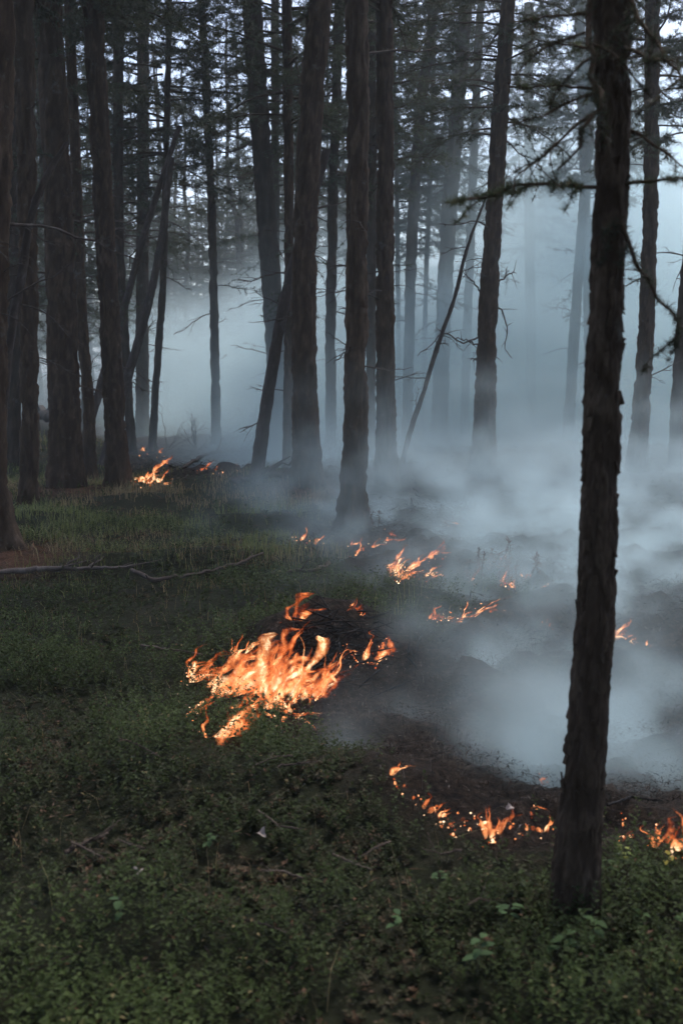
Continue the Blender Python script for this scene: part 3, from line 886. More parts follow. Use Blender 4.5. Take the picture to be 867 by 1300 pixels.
shards(mb, x, y, .09, .010, rng, np.clip(rng.normal(.4, .25, len(x)) + .25 * litter(x, y), 0, 1))
tag(link('litter', mb.mesh('litter', M['litter'], False)), 'brown fallen needles and broken twigs between the leaves', 'litter', None, 'stuff')

mb = MB()
rng = np.random.default_rng(730)
for n, y0, y1, l, w in ((60000, 2.6, 6.5, .026, .004), (40000, 6.0, 12.0, .05, .008), (9000, 11, 22, .1, .02)):
    x, y = scatter(n, y0, y1, rng)
    b = burnt(x, y)
    k = rng.random(len(x)) < np.clip(b * 1.2, 0, 1); x, y = x[k], y[k]
    shards(mb, x, y, l, w, rng, np.clip(rng.beta(1.6, 1.8, len(x)), 0, 1) ** 1.1, .06)
x, y = scatter(20000, 2.8, 9.5, rng)                      # upright burnt stalks of the same undergrowth
b = burnt(x, y); k = rng.random(len(x)) < b; x, y = x[k], y[k]
blades(mb, x, y, .06, .0011, rng, rng.uniform(0, 1, len(x)), 1.1)
tag(link('char_debris', mb.mesh('char_debris', M['char'], False)), 'black char and ash crumbs where the undergrowth has burnt', 'char', None, 'stuff')

# ------------------------------------------------------------------ fallen branches, dead bush, burnt stalks, plants
def fallen(label, pts, mat, seed, lift=.02, twigs=4, name='fallen_branch', cat='branch', group=None):
    W = np.array([on_ground(x, y) for x, y, w in pts])
    R = np.array([.5 * w * np.linalg.norm(p - CAMP) / FPX for p, (x, y, w) in zip(W, pts)])
    W[:, 2] += R * .4 + lift
    t = thing(name, W[0], label, cat, group)
    rg = np.random.default_rng(seed)
    s = np.linspace(0, len(W) - 1, 26)
    Q = np.stack([np.interp(s, range(len(W)), W[:, c]) for c in range(3)], 1) - W[0]
    rr = np.interp(s, range(len(W)), R)
    Q[1:-1] += rg.normal(0, 1, (24, 3)) * rr[1:-1, None] * .35
    mb = MB(); mb.tube(Q, rr * rg.uniform(.85, 1.15, 26), 8, rg.uniform(.2, .9, 26))
    link('stem', mb.mesh('stem', M[mat]), t)
    for k in range(twigs):
        i = int(rg.integers(4, 25))
        d = (Q[i] - Q[i - 3]); d /= np.linalg.norm(d)
        d = d + rg.normal(0, .5, 3) + [0, 0, .35]; d /= np.linalg.norm(d)
        l = rg.uniform(3, 12) * rr.max() + .05
        m2 = MB()
        m2.tube([Q[i], Q[i] + d * l * .4, Q[i] + d * l * .75 + rg.normal(0, .1, 3) * l, Q[i] + d * l], [rr[i] * .55, rr[i] * .4, rr[i] * .3, rr[i] * .12], 5, .6)
        link('twig', m2.mesh('twig', M[mat]), t)
fallen('pale grey fallen branch with short snags lying beside the flared root', [(-20, 739, 6), (30, 735, 7), (60, 732, 7), (110, 731, 5), (140, 731, 4), (172, 728, 3)], 'grey_wood', 1, .05, 7)
fallen('dark forked fallen stick lying on the turf beyond the pale branch', [(168, 735, 5), (195, 749, 6), (230, 744, 5), (270, 736, 4), (300, 728, 4), (334, 712, 3)], 'dead', 2, .06, 4)
fallen('short fallen stick pointing at the smouldering turf edge', [(345, 737, 5), (375, 735, 5), (400, 734, 5), (418, 724, 5)], 'dead', 3, .05, 2)
fallen('dark fallen log at the foot of the stout reddish-footed larch', [(292, 617, 7), (320, 612, 9), (350, 607, 9), (385, 608, 8)], 'dead', 4, .04, 3, 'fallen_log', 'log')
fallen('fallen pole in thin smoke below the dead bush', [(232, 600, 4), (262, 580, 5), (290, 577, 4), (318, 576, 3)], 'dead', 5, .05, 3)
fallen('dark broken log propped between the bank trunks', [(40, 536, 12), (62, 548, 11), (100, 560, 9)], 'dead', 6, .35, 3, 'fallen_log', 'log')
fallen('thin twig resting on the leaves before the big fire', [(180, 838, 3), (230, 846, 3), (262, 852, 2)], 'dead', 7, .08, 3)
fallen('charred stick poking from the lower flames of the big fire', [(270, 930, 4), (300, 918, 5), (340, 920, 4), (372, 928, 3)], 'char_wood', 8, .06, 2)
fallen('curled dark twig lying in the dark leaves below the big fire', [(85, 1108, 5), (110, 1095, 5), (138, 1082, 3)], 'dead', 9, .06, 3)
fallen('charred twig arching from the ash beside the lone larch', [(770, 1042, 3), (800, 1030, 3), (840, 1034, 2)], 'char_wood', 10, .05, 1)

rgt = np.random.default_rng(66)
for k in range(14):
    px, py = rgt.uniform(30, 640), rgt.uniform(960, 1285)
    dx, dy = rgt.uniform(25, 60) * rgt.choice([-1, 1]), rgt.uniform(-28, 28)
    if burnt(*on_ground(px, py)[:2]) > .1: continue
    fallen('thin dry twig lying among the dark berry leaves', [(px, py, 2.6), (px + dx * .5, py + dy * .5 + rgt.normal(0, 4), 2.2), (px + dx, py + dy, 1.2)], 'dead', 300 + k, .085, 2, 'fallen_twig', 'twig', 'dry twigs on the leaf carpet')

def twig_bush(label, px, py, size, n, seed, mat, name='dead_bush'):
    p = on_ground(px, py)
    t = thing(name, p, label, 'bush')
    rg = np.random.default_rng(seed)
    for k in range(n):
        a = rg.uniform(0, 6.28); e = rg.uniform(.35, 1.4)
        l = size * rg.uniform(.5, 1)
        d = np.array([math.cos(a) * math.cos(e), math.sin(a) * math.cos(e), math.sin(e)])
        s = np.linspace(0, 1, 7)[:, None]
        Q = s * l * d + np.cumsum(rg.normal(0, .05, (7, 3)), 0) * l * s
        Q[0, 2] -= .04
        mb = MB(); mb.tube(Q, np.linspace(.008, .002, 7) * (size + .3), 4, .4)
        for q in range(4):
            i = int(rg.integers(2, 7)); d2 = d + rg.normal(0, .7, 3); d2 /= np.linalg.norm(d2)
            mb.tube([Q[i], Q[i] + d2 * l * .15, Q[i] + d2 * l * .3 + [0, 0, .02]], [.003, .002, .001], 3, .4)
        link('twig', mb.mesh('twig', M[mat]), t)
twig_bush('bare tangled dead bush at the foot of the thin dark larch', 250, 572, .75, 16, 31, 'dead')
twig_bush('few dead twigs sticking up from the bank by the small fire', 213, 572, .9, 5, 32, 'dead')
twig_bush('wispy dead twigs standing in the smoke near the slanting pole', 322, 556, .9, 4, 33, 'dead')

def stalk_clump(label, px, py, n, spread, h, seed):
    """dry brown upright plants with shrivelled leaves"""
    p = on_ground(px, py)
    t = thing('dry_plant', p, label, 'plant')
    rg = np.random.default_rng(seed)
    for k in range(n):
        b = np.array([rg.normal(0, spread), rg.normal(0, spread * .6), 0.0])
        b[2] = float(gh(p[0] + b[0], p[1] + b[1])) - p[2] - .02
        hh = h * rg.uniform(.5, 1.1)
        d = np.array([rg.normal(.1, .2), rg.normal(0, .2), 1])
        s = np.linspace(0, 1, 6)[:, None]
        Q = b + s * hh * d + np.cumsum(rg.normal(0, .03, (6, 3)), 0) * hh * s
        mb = MB(); mb.tube(Q, np.linspace(.004, .002, 6), 4, .3)
        st = link('stem', mb.mesh('stem', M['dead']), t)
        m = 26
        tt = (.35 + .65 * rg.random(m)) * 4.99; ii = tt.astype(int)
        C = Q[ii] + (Q[np.minimum(ii + 1, 5)] - Q[ii]) * (tt - ii)[:, None]
        m2 = MB()
        dd = rg.normal(0, 1, (m, 3)) + [0, 0, .6]
        leaves(m2, C, dd, rg.uniform(.025, .06, m), rg.uniform(.010, .022, m), rg.uniform(.1, .8, m))
        link('leaves', m2.mesh('leaves', M['rust'], False), st)
stalk_clump('clump of scorched reddish stalks between the little flames on the turf', 622, 738, 9, .16, .34, 41)
stalk_clump('scorched stalks beside the smoke at the turf tip', 660, 742, 5, .12, .26, 42)
stalk_clump('shrivelled stalks at the foot of the flared larch', 470, 672, 5, .12, .22, 43)

def seedling(label, px, py, n, size, tint, seed, lean=(0, 0), group=None, pairs=True):
    """small plant with rounded leaflets in pairs on a thin stem"""
    p = on_ground(px, py)
    t = thing('seedling', p, label, 'plant', group)
    rg = np.random.default_rng(seed)
    a0 = rg.uniform(0, 6.28)
    h = size * rg.uniform(2.6, 3.6)
    s = np.linspace(0, 1, 7)[:, None]
    Q = s * np.array([lean[0], lean[1], h]) + np.cumsum(rg.normal(0, .04, (7, 3)), 0) * size * s
    Q[0, 2] -= .02
    mb = MB(); mb.tube(Q, np.linspace(.0022, .001, 7), 5, .7)
    link('stem', mb.mesh('stem', M['stem']), t)
    for k in range(n):
        f = .45 + .55 * (k // 2 + 1) / (n // 2 + .5)
        x = min(f, 1) * 5.999; i = min(int(x), 5)
        c = Q[i] + (Q[i + 1] - Q[i]) * (x - i)
        a = a0 + (k % 2) * math.pi + rg.normal(0, .25) + (k // 2) * .35
        l = size * rg.uniform(.8, 1.15); w = l * rg.uniform(.5, .62)
        d = np.array([math.cos(a), math.sin(a), rg.uniform(.0, .35)]); d /= np.linalg.norm(d)
        sd = np.cross(d, [0, 0, 1]); sd /= np.linalg.norm(sd); nm = np.cross(sd, d)
        u = np.array([0, .12, .35, .62, .85, 1.0]); wd = np.array([.03, .62, 1.0, .9, .5, .02]) * w * .5
        V = []
        for uu, ww in zip(u, wd):
            mid = c + d * (l * (uu + .12)) - np.array([0, 0, 1]) * l * .25 * uu ** 2
            V += [mid - sd * ww + nm * ww * .22, mid, mid + sd * ww + nm * ww * .22]
        F = [(3 * r_ + c_, 3 * r_ + c_ + 1, 3 * r_ + c_ + 4, 3 * r_ + c_ + 3) for r_ in range(5) for c_ in range(2)]
        m2 = MB(); m2.add(V, None, F, np.clip(tint + rg.normal(0, .06), 0, 1))
        link('leaf', m2.mesh('leaf', M['seedling']), t)
for k, a in enumerate([
  ('seedling with five pale rounded leaflets below the lone larch', 705, 1232, 6, .040, .85), ('bright seedling with stacked leaflets close to the lone larch', 748, 1222, 6, .038, .62),
  ('yellowing seedling with small crowded leaflets below the lone larch', 852, 1248, 8, .022, .12), ('yellow-leaved seedling near the flames beside the lone larch', 832, 1120, 6, .028, .05),
  ('seedling with one yellow leaf leaning towards the lone larch', 795, 1108, 6, .032, .40), ('grey-green seedling touching the shaded foot of the lone larch', 772, 1128, 4, .032, .9),
  ('bluish broad-leaved seedling in the leaves below the thin flames', 640, 1180, 6, .036, .95), ('dull broad-leaved seedling deep in the dark leaves', 492, 1195, 6, .036, .95),
  ('broad drooping dark leaves low in the darkest leaves', 605, 1255, 6, .046, .95), ('green seedling with small rounded leaves below the big fire', 262, 1088, 8, .030, .9),
  ('broad-leaved seedling half buried in the dark leaves', 155, 1200, 4, .046, .97), ('seedling with paired leaves facing the dry ash edge', 860, 1195, 6, .032, .8),
  ('small seedling among the leaves below the thin leaning flames', 560, 1130, 6, .026, .9), ('pale seedling tucked beside the rooted foot of the lone larch', 805, 1190, 6, .028, .8)]):
    seedling(*a, 900 + k, (RNG.normal(0, .02), -.02))
def dry_leaf(label, px, py, size, seed):
    p = on_ground(px, py)
    rg = np.random.default_rng(seed)
    a = rg.uniform(0, 6.28)
    th = np.linspace(0, 2 * math.pi, 14, endpoint=False)
    rr = size * (.55 + .45 * np.abs(np.cos(1.5 * th))) * rg.uniform(.8, 1.1, 14)
    V = [[0, 0, 0]] + [[r_ * math.cos(t_ + a), .8 * r_ * math.sin(t_ + a), .5 * r_ * math.sin(2 * t_) + .3 * r_] for r_, t_ in zip(rr, th)]
    mb = MB(); mb.add(V, [(0, k + 1, (k + 1) % 14 + 1) for k in range(14)], None, rg.uniform(0, 1))
    o = link('fallen_leaf', mb.mesh('fallen_leaf', M['pale_leaf'], False), None, p + np.array([0, 0, .075]), (rg.uniform(.3, .7), rg.uniform(-.3, .3), 0))
    tag(o, label, 'leaf')
dry_leaf('single pale dry leaf lying on the dark leaf carpet', 332, 1088, .022, 1)
dry_leaf('pale dry leaf caught beside the small flames by the lone larch', 646, 1052, .016, 2)
dry_leaf('dull curled dry leaf below the green seedling', 178, 1138, .018, 5)

# smouldering heap behind the big fire: matted char stems
mb = MB(); rg = np.random.default_rng(55)
p = on_ground(425, 815)
t = thing('charred_heap', p, 'dark heap of matted charred stems behind the big fire', 'heap')
for k in range(90):
    a, e = rg.uniform(0, 6.28), rg.normal(.15, .3)
    x, y = rg.normal(0, .2), rg.normal(0, .16)
    c = np.array([x, y, float(gh(p[0] + x, p[1] + y)) - p[2] + rg.uniform(0, .06)])
    d = np.array([math.cos(a) * math.cos(e), math.sin(a) * math.cos(e), math.sin(e)]) * rg.uniform(.06, .2)
    m2 = MB(); m2.tube([c - d, c + rg.normal(0, .015, 3), c + d], [.003, .006, .002], 5, rg.uniform(0, .8))
    link('charred_stem', m2.mesh('charred_stem', M['char_wood']), t)

# ------------------------------------------------------------------ flames
def flame_mesh(P, W, thick, heat, rg, small=False):
    """one tongue: a closed leaf-shaped body round a curling centre line; u runs to the tip, v to the rim"""
    n, seg = 26, 12
    s = np.linspace(0, len(P) - 1, n)
    C = np.stack([np.interp(s, range(len(P)), P[:, c]) for c in range(3)], 1)
    for _ in range(2): C[1:-1] = (C[:-2] + 2 * C[1:-1] + C[2:]) / 4
    L = np.linalg.norm(C[-1] - C[0])
    u = np.linspace(0, 1, n)
    ph = rg.uniform(0, 6.28, 4)
    k_ = .6 if small else 1.35
    C[:, 0] += L * .09 * k_ * np.sin(u * 7 + ph[0]) * u
    C[:, 1] += L * .10 * k_ * np.sin(u * 6 + ph[1]) * u
    C[:, 0] += L * .03 * np.sin(u * 17 + ph[2]) * u
    T = np.gradient(C, axis=0); T /= np.linalg.norm(T, axis=1)[:, None] + 1e-9
    tw = rg.uniform(-.6, .6) + np.cumsum(rg.normal(0, .10, n))
    side = np.stack([np.cos(tw), np.sin(tw), np.zeros(n)], 1)
    side -= T * (side * T).sum(1)[:, None]; side /= np.linalg.norm(side, axis=1)[:, None] + 1e-9
    nrm = np.cross(T, side)
    prof = (.45 + .55 * np.sin(np.clip(u * 2.6, 0, math.pi)) ) * (1 - u ** 2.2) ** .9
    if small: prof = (1 - u) ** .8 * (.75 + .25 * np.sin(u * 9 + ph[3])) * np.minimum(1, .5 + 4 * u)
    prof *= 1 + .22 * np.sin(u * 11 + ph[3])
    th = np.arange(seg) * 2 * math.pi / seg
    cs, sn = np.cos(th), np.sin(th)
    V = C[:, None, :] + side[:, None, :] * (W * .5 * prof)[:, None, None] * cs[None, :, None] + nrm[:, None, :] * (thick * .5 * prof)[:, None, None] * sn[None, :, None]
    o1, o2 = rg.uniform(0, 90, 2); q = 1.0 / (W * .8 + .02)
    for c_ in range(3):
        V[..., c_] += (fbm(V[..., 0] * q + o1, V[..., 1] * q + o2, V[..., 2] * q, 60 + c_, 2) - .5) * W * (.45 if small else 1.15) * (.25 + u)[:, None] * (1 - u ** 6)[:, None]
    i = np.arange(n - 1)[:, None] * seg; j = np.arange(seg)[None, :]; k = (j + 1) % seg
    F = np.stack([i + j, i + k, i + seg + k, i + seg + j], -1).reshape(-1, 4)
    mb = MB()
    mb.add(V.reshape(-1, 3), None, F, heat)
    return mb.mesh('flame', M['flame'], True, 'tint', {'u': np.repeat(u, seg), 'v': np.tile(np.abs(cs), n)})

def fire(label, tongues, seed, wisps=2, embers=14, heat=.55, lift=0.0):
    """tongues: (base x, base y, tip x, tip y, width) in photograph pixels; each stands on the ground at its own base"""
    rg = np.random.default_rng(seed)
    bs = [on_ground(bx, by) for bx, by, *_ in tongues]
    t = thing('fire', np.mean(bs, 0), label, 'fire')
    org = np.array(t.location)
    em = MB()
    for (bx, by, tx, ty, w), b in zip(tongues, bs):
        for q in range(1 + wisps):
            jb = rg.normal(0, w * .35, 2) * (q > 0)
            jt = rg.normal(0, w * 1.1 + 2, 2) * (q > 0)
            B0 = on_ground(bx + jb[0], by + jb[1] * .6)
            B0[2] += lift + (.012 if w < 12 else -.01)
            T0 = at_depth(tx + jt[0], ty + jt[1] + (q > 0) * rg.uniform(-6, 8), B0[1] + rg.normal(0, .05))
            mid = (B0 + T0) / 2 + rg.normal(0, .08 if w < 12 else .19, 3) * np.linalg.norm(T0 - B0)
            P = np.array([B0, B0 + (mid - B0) * .5 + [0, 0, .01], mid, mid + (T0 - mid) * .55 + rg.normal(0, .05, 3) * np.linalg.norm(T0 - B0), T0]) - org
            W = w * np.linalg.norm(B0 - CAMP) / FPX * ((1.25 if w >= 11 else 1.05) if q == 0 else rg.uniform(.45, 1.0))
            link('flame', flame_mesh(P, W, W * rg.uniform(.3, .6), np.clip(heat + rg.normal(0, .12), .1, 1.0), rg, w < 12), t)
        ne = max(1, embers // len(tongues) + int(rg.integers(0, 3)))
        for e in range(ne):
            g = on_ground(bx + rg.normal(0, w * .7 + 2), by + rg.normal(1, w * .35 + 2))
            r_ = rg.uniform(.0012, .004) * (b[1] / 5) ** .6
            c = g - org + [0, 0, rg.uniform(.005, .05)]
            d = rg.normal(0, 1, (6, 3)) * .25 * r_ + np.array([[1, 0, 0], [-1, 0, 0], [0, 1, 0], [0, -1, 0], [0, 0, 1], [0, 0, -1]]) * r_ * rg.uniform(.6, 1.8, 3)
            em.add(c + d, [(0, 2, 4), (2, 1, 4), (1, 3, 4), (3, 0, 4), (2, 0, 5), (1, 2, 5), (3, 1, 5), (0, 3, 5)], None, rg.random())
    eo = link('embers', em.mesh('embers', M['ember'], False), t)
    eo['kind'] = 'stuff'
    return t
BIG = [(240, 866, 300, 838, 16), (252, 872, 315, 848, 18), (245, 862, 282, 846, 12), (262, 872, 330, 840, 18), (280, 872, 345, 832, 22), (300, 876, 352, 806, 26), (312, 872, 368, 812, 22),
       (325, 880, 376, 838, 20), (335, 884, 388, 850, 18), (350, 888, 402, 838, 16), (365, 886, 408, 815, 12), (380, 884, 434, 838, 14), (395, 890, 438, 856, 14), (372, 892, 420, 862, 16),
       (300, 890, 350, 850, 20), (318, 898, 362, 868, 16), (285, 884, 332, 858, 16), (345, 898, 392, 866, 16), (330, 905, 362, 880, 14), (297, 836, 309, 804, 8), (312, 830, 345, 812, 8),
       (240, 910, 274, 878, 9), (250, 908, 268, 890, 8), (276, 944, 324, 904, 18), (284, 936, 318, 908, 14), (268, 940, 292, 900, 12), (300, 922, 322, 925, 7), (345, 912, 364, 884, 9), (360, 922, 366, 890, 7),
       (378, 916, 412, 908, 5), (310, 912, 350, 886, 14), (292, 905, 330, 880, 14), (270, 880, 300, 858, 16), (350, 878, 372, 832, 16),
       (352, 884, 340, 850, 18), (392, 886, 376, 846, 14), (318, 876, 304, 838, 16), (408, 884, 415, 850, 12), (420, 872, 436, 842, 10), (330, 872, 322, 826, 16), (282, 868, 262, 848, 12), (365, 905, 352, 880, 10)]
fire('largest fire, a spreading tangle of white-hot and orange flames on the turf', BIG, 1001, 2, 90, .60)
fire('detached flame standing at the top of the dark charred heap', [(372, 800, 388, 766, 14), (380, 796, 410, 772, 14), (352, 806, 372, 794, 5), (338, 810, 352, 800, 5)], 1002, 1, 10, .45, .05)
fire('small flame behind the dark charred heap', [(436, 784, 450, 762, 9), (452, 786, 460, 766, 10), (458, 786, 462, 770, 7)], 1003, 1, 4, .5)
fire('upright flame at the side of the dark charred heap towards the smoke', [(462, 842, 480, 802, 8), (474, 838, 490, 804, 12), (484, 830, 494, 808, 8), (478, 848, 492, 832, 7), (436, 832, 452, 826, 5), (444, 834, 456, 828, 4)], 1004, 1, 26, .5)
fire('bright fire burning on the turf edge before the flared larch', [(492, 724, 508, 708, 9), (500, 730, 522, 710, 10), (510, 738, 528, 720, 9), (516, 728, 545, 700, 9), (540, 734, 556, 726, 7), (548, 734, 562, 728, 6), (545, 712, 566, 690, 7), (552, 704, 572, 694, 6), (505, 736, 512, 716, 10), (495, 728, 500, 712, 8)], 1005, 2, 40, .68)
fire('strings of low flames beside the foot of the flared larch', [(446, 698, 462, 682, 6), (452, 706, 470, 694, 6), (468, 700, 496, 688, 7), (488, 688, 516, 682, 6), (494, 680, 505, 672, 5)], 1006, 1, 20, .5)
fire('tiny flames on smoking ground next to the flared larch', [(381, 688, 390, 678, 6), (400, 690, 412, 680, 7)], 1007, 1, 10, .5)
fire('lone spark of flame deep in the smoke past the flared larch', [(564, 666, 572, 660, 4), (574, 666, 588, 665, 3)], 1008, 0, 4, .5)
fire('little flames among the scorched reddish stalks', [(636, 744, 645, 724, 5), (645, 746, 656, 736, 6), (666, 738, 672, 724, 4), (598, 740, 612, 712, 4), (690, 748, 694, 742, 4), (640, 712, 644, 702, 3), (640, 748, 648, 732, 7), (650, 750, 654, 738, 6)], 1009, 1, 16, .55)
fire('creeping line of flame along the ash at the tip of the turf', [(548, 788, 566, 780, 6), (566, 790, 584, 786, 4), (580, 791, 612, 778, 7), (604, 782, 640, 768, 7), (625, 782, 645, 776, 5), (588, 788, 600, 774, 7), (552, 789, 558, 778, 6), (614, 784, 630, 772, 8)], 1010, 2, 26, .62)
fire('flames glowing through the smoke behind the lone larch', [(776, 808, 798, 803, 7), (786, 810, 806, 806, 5), (802, 812, 812, 804, 4), (798, 818, 808, 822, 3), (812, 826, 828, 822, 5), (780, 812, 788, 798, 8), (818, 830, 826, 818, 7)], 1011, 2, 12, .7)
fire('single curl of flame in the smoke beside the lone larch', [(697, 799, 701, 790, 4)], 1012, 0, 2, .5)
fire('small flames on the dark crest below the big fire', [(485, 992, 492, 974, 6), (494, 992, 512, 966, 8), (478, 980, 486, 972, 5), (500, 1002, 503, 994, 4)], 1013, 1, 6, .58)
fire('thin leaning flames where the crest meets the leaves', [(538, 1032, 546, 1006, 6), (545, 1040, 566, 1020, 5), (560, 1046, 572, 1032, 6), (552, 1034, 558, 1022, 4)], 1014, 1, 10, .58)
fire('sparkling low flames between the thin flames and the forked flame', [(570, 1054, 578, 1044, 5), (585, 1050, 595, 1042, 4), (574, 1070, 580, 1060, 5), (560, 1058, 566, 1050, 4)], 1015, 0, 16, .55)
fire('forked orange flame before the lone larch', [(616, 1070, 610, 1030, 10), (622, 1072, 632, 1036, 10), (630, 1066, 656, 1020, 11), (624, 1078, 628, 1062, 6), (612, 1056, 622, 1046, 5)], 1016, 1, 16, .64)
fire('specks of flame strung along the dark crest', [(512, 1008, 518, 998, 4), (524, 1020, 530, 1010, 4), (594, 1062, 600, 1052, 4), (646, 1060, 650, 1050, 4), (658, 1066, 662, 1056, 5), (602, 1046, 606, 1038, 3), (430, 958, 433, 940, 4)], 1022, 0, 10, .5)
fire('short flames close beside the foot of the lone larch', [(668, 1062, 672, 1046, 5), (680, 1064, 688, 1052, 7), (694, 1062, 698, 1034, 7), (672, 1036, 682, 1030, 4), (686, 996, 696, 986, 4)], 1017, 1, 8, .58)
fire('small flames in the ash on the far side of the lone larch', [(790, 1074, 802, 1056, 4), (796, 1072, 804, 1062, 4), (790, 1052, 796, 1046, 3)], 1018, 0, 6, .5)
fire('orange fire spreading out past the lone larch', [(824, 1080, 834, 1052, 12), (834, 1078, 842, 1042, 10), (848, 1084, 858, 1052, 13), (858, 1088, 872, 1056, 14), (850, 1098, 866, 1082, 10), (870, 1092, 884, 1052, 14), (846, 1074, 862, 1058, 7), (828, 1082, 822, 1060, 9)], 1019, 1, 16, .66)
fire('small bank fire at the foot of the dark larch', [(170, 610, 186, 602, 8), (182, 614, 204, 594, 9), (192, 606, 222, 578, 8), (186, 616, 194, 606, 6), (205, 590, 220, 578, 6), (182, 574, 186, 566, 4), (202, 576, 206, 568, 4), (163, 600, 164, 588, 4), (208, 616, 222, 614, 4), (176, 612, 190, 598, 9), (196, 612, 206, 590, 9)], 1020, 1, 34, .62)
fire('faint flames in thin smoke below the dead bush', [(254, 598, 264, 590, 5), (262, 596, 272, 584, 5), (282, 594, 292, 584, 4), (272, 598, 286, 595, 4), (296, 594, 302, 588, 3)], 1021, 0, 14, .5)

# ------------------------------------------------------------------ smoke: density grids filled from noise
def smoke_grid(name, label, lo, hi, n, dens, color=(0.76, 0.92, 0.955), aniso=0.35):
    lo, hi = np.array(lo, float), np.array(hi, float)
    ax = [np.linspace(lo[c], hi[c], n[c]) for c in range(3)]
    # points in z, y, x order with x fastest
    Zg, Yg, Xg = np.meshgrid(ax[2], ax[1], ax[0], indexing='ij')
    D = dens(Xg, Yg, Zg).astype(np.float32)
    me = bpy.data.meshes.new(name)
    me.vertices.add(D.size)
    me.vertices.foreach_set('co', np.stack([Xg, Yg, Zg], -1).astype(np.float32).ravel())
    a = me.attributes.new('density_value', 'FLOAT', 'POINT'); a.data.foreach_set('value', D.ravel())
    o = link(name, me)
    m = bpy.data.materials.new(name); m.use_nodes = True
    nt = m.node_tree; nt.nodes.remove(nt.nodes['Principled BSDF'])
    pv = N(nt, 'ShaderNodeVolumePrincipled')
    pv.inputs['Color'].default_value = (*color, 1)
    pv.inputs['Density'].default_value = 1.0
    pv.inputs['Anisotropy'].default_value = aniso
    nt.links.new(pv.outputs[0], nt.nodes['Material Output'].inputs['Volume'])
    me.materials.append(m)
    g = bpy.data.node_groups.new(name, 'GeometryNodeTree')
    g.interface.new_socket('Geometry', in_out='INPUT', socket_type='NodeSocketGeometry')
    g.interface.new_socket('Geometry', in_out='OUTPUT', socket_type='NodeSocketGeometry')
    gi, go = g.nodes.new('NodeGroupInput'), g.nodes.new('NodeGroupOutput')
    vc = g.nodes.new('GeometryNodeVolumeCube')
    vc.inputs['Min'].default_value = lo; vc.inputs['Max'].default_value = hi
    for nm, k in zip('XYZ', n): vc.inputs['Resolution ' + nm].default_value = k
    pos = g.nodes.new('GeometryNodeInputPosition'); sep = g.nodes.new('ShaderNodeSeparateXYZ')
    g.links.new(pos.outputs[0], sep.inputs[0])
    def mt(op, *xs):
        q = g.nodes.new('ShaderNodeMath'); q.operation = op
        for s_, x_ in zip(q.inputs, xs):
            if hasattr(x_, 'is_linked'): g.links.new(x_, s_)
            else: s_.default_value = x_
        return q.outputs[0]
    idx = None
    mul = 1
    for c in range(3):
        f = mt('MULTIPLY', mt('SUBTRACT', sep.outputs[c], float(lo[c])), float((n[c] - 1) / (hi[c] - lo[c])))
        f = mt('MINIMUM', mt('MAXIMUM', mt('ROUND', f), 0.0), float(n[c] - 1))
        f = mt('MULTIPLY', f, float(mul)); mul *= n[c]
        idx = f if idx is None else mt('ADD', idx, f)
    at_ = g.nodes.new('GeometryNodeInputNamedAttribute'); at_.data_type = 'FLOAT'; at_.inputs['Name'].default_value = 'density_value'
    si = g.nodes.new('GeometryNodeSampleIndex'); si.data_type = 'FLOAT'; si.domain = 'POINT'
    g.links.new(gi.outputs[0], si.inputs['Geometry'])
    g.links.new(at_.outputs[0], si.inputs['Value'])
    g.links.new(idx, si.inputs['Index'])
    g.links.new(si.outputs[0], vc.inputs['Density'])
    sm = g.nodes.new('GeometryNodeSetMaterial'); sm.inputs['Material'].default_value = m
    g.links.new(vc.outputs[0], sm.inputs[0]); g.links.new(sm.outputs[0], go.inputs[0])
    o.modifiers.new('smoke', 'NODES').node_group = g
    tag(o, label, 'smoke', None, 'stuff')
    return o

def back_smoke(x, y, z):
    g = gh(x[0], y[0])[None]
    h = z - g
    wx = x + 1.2 * (vn(x * .3, y * .3, z * .5, 801) - .5); wz = z + .8 * (vn(x * .35, y * .35, z * .5, 802) - .5)
    f = fbm(wx * .38, y * .30, wz * .75, 803, 4, .55)
    f2 = fbm(wx * 1.1, y * .9, wz * 1.7, 807, 3)
    r = x / y                                             # bearing
    right = sstep(-.14, -.04, r)
    start = 25.5 - 6.0 * right                            # where the bank of smoke begins
    top = 3.0 + 1.1 * right + 3.4 * sstep(.03, .22, r) + .04 * (y - 15) + 1.8 * (f - .5)
    dep = sstep(-1.5, 5, y - start + 4 * (f - .5))
    prof = 1 - sstep(.30, 1.25, h / np.maximum(top, .5))
    left_cut = sstep(-.235, -.14, r + .05 * (f - .5))
    tex = .25 + 1.5 * sstep(.28, .72, .65 * f + .35 * f2)
    d = .27 * dep * prof * tex * (.12 + .88 * left_cut)
    low = .13 * np.exp(-(np.maximum(h, 0) / (.55 + .5 * (f2 - .5))) ** 1.5) * sstep(9.5, 14.5, y + 3 * (f - .5)) * (1 - sstep(22, 30, y)) * sstep(-.05, .05, r) * tex
    up = (.003 + .032 * sstep(-.02, .16, r)) * dep * (.4 + 1.2 * sstep(.3, .7, f)) * (1 - sstep(6, 12, z))
    d = d + low + up
    for sx, sy, ss, srx, sry, sh in BANK_PUFFS:
        d = d + ss * np.exp(-((x - sx) / srx) ** 2 - ((y - sy) / sry) ** 2) * np.exp(-(np.maximum(h, 0) / sh) ** 1.6) * tex
    edge = sstep(lo_b[1], lo_b[1] + 1.5, y) * (1 - sstep(hi_b[1] - 6, hi_b[1], y)) * (1 - sstep(hi_b[2] - 1.0, hi_b[2], z)) * sstep(lo_b[0], lo_b[0] + 3, x) * (1 - sstep(hi_b[0] - 3, hi_b[0], x))
    return np.where(h < -.15, 0, d * edge)
BANK_PUFFS = []
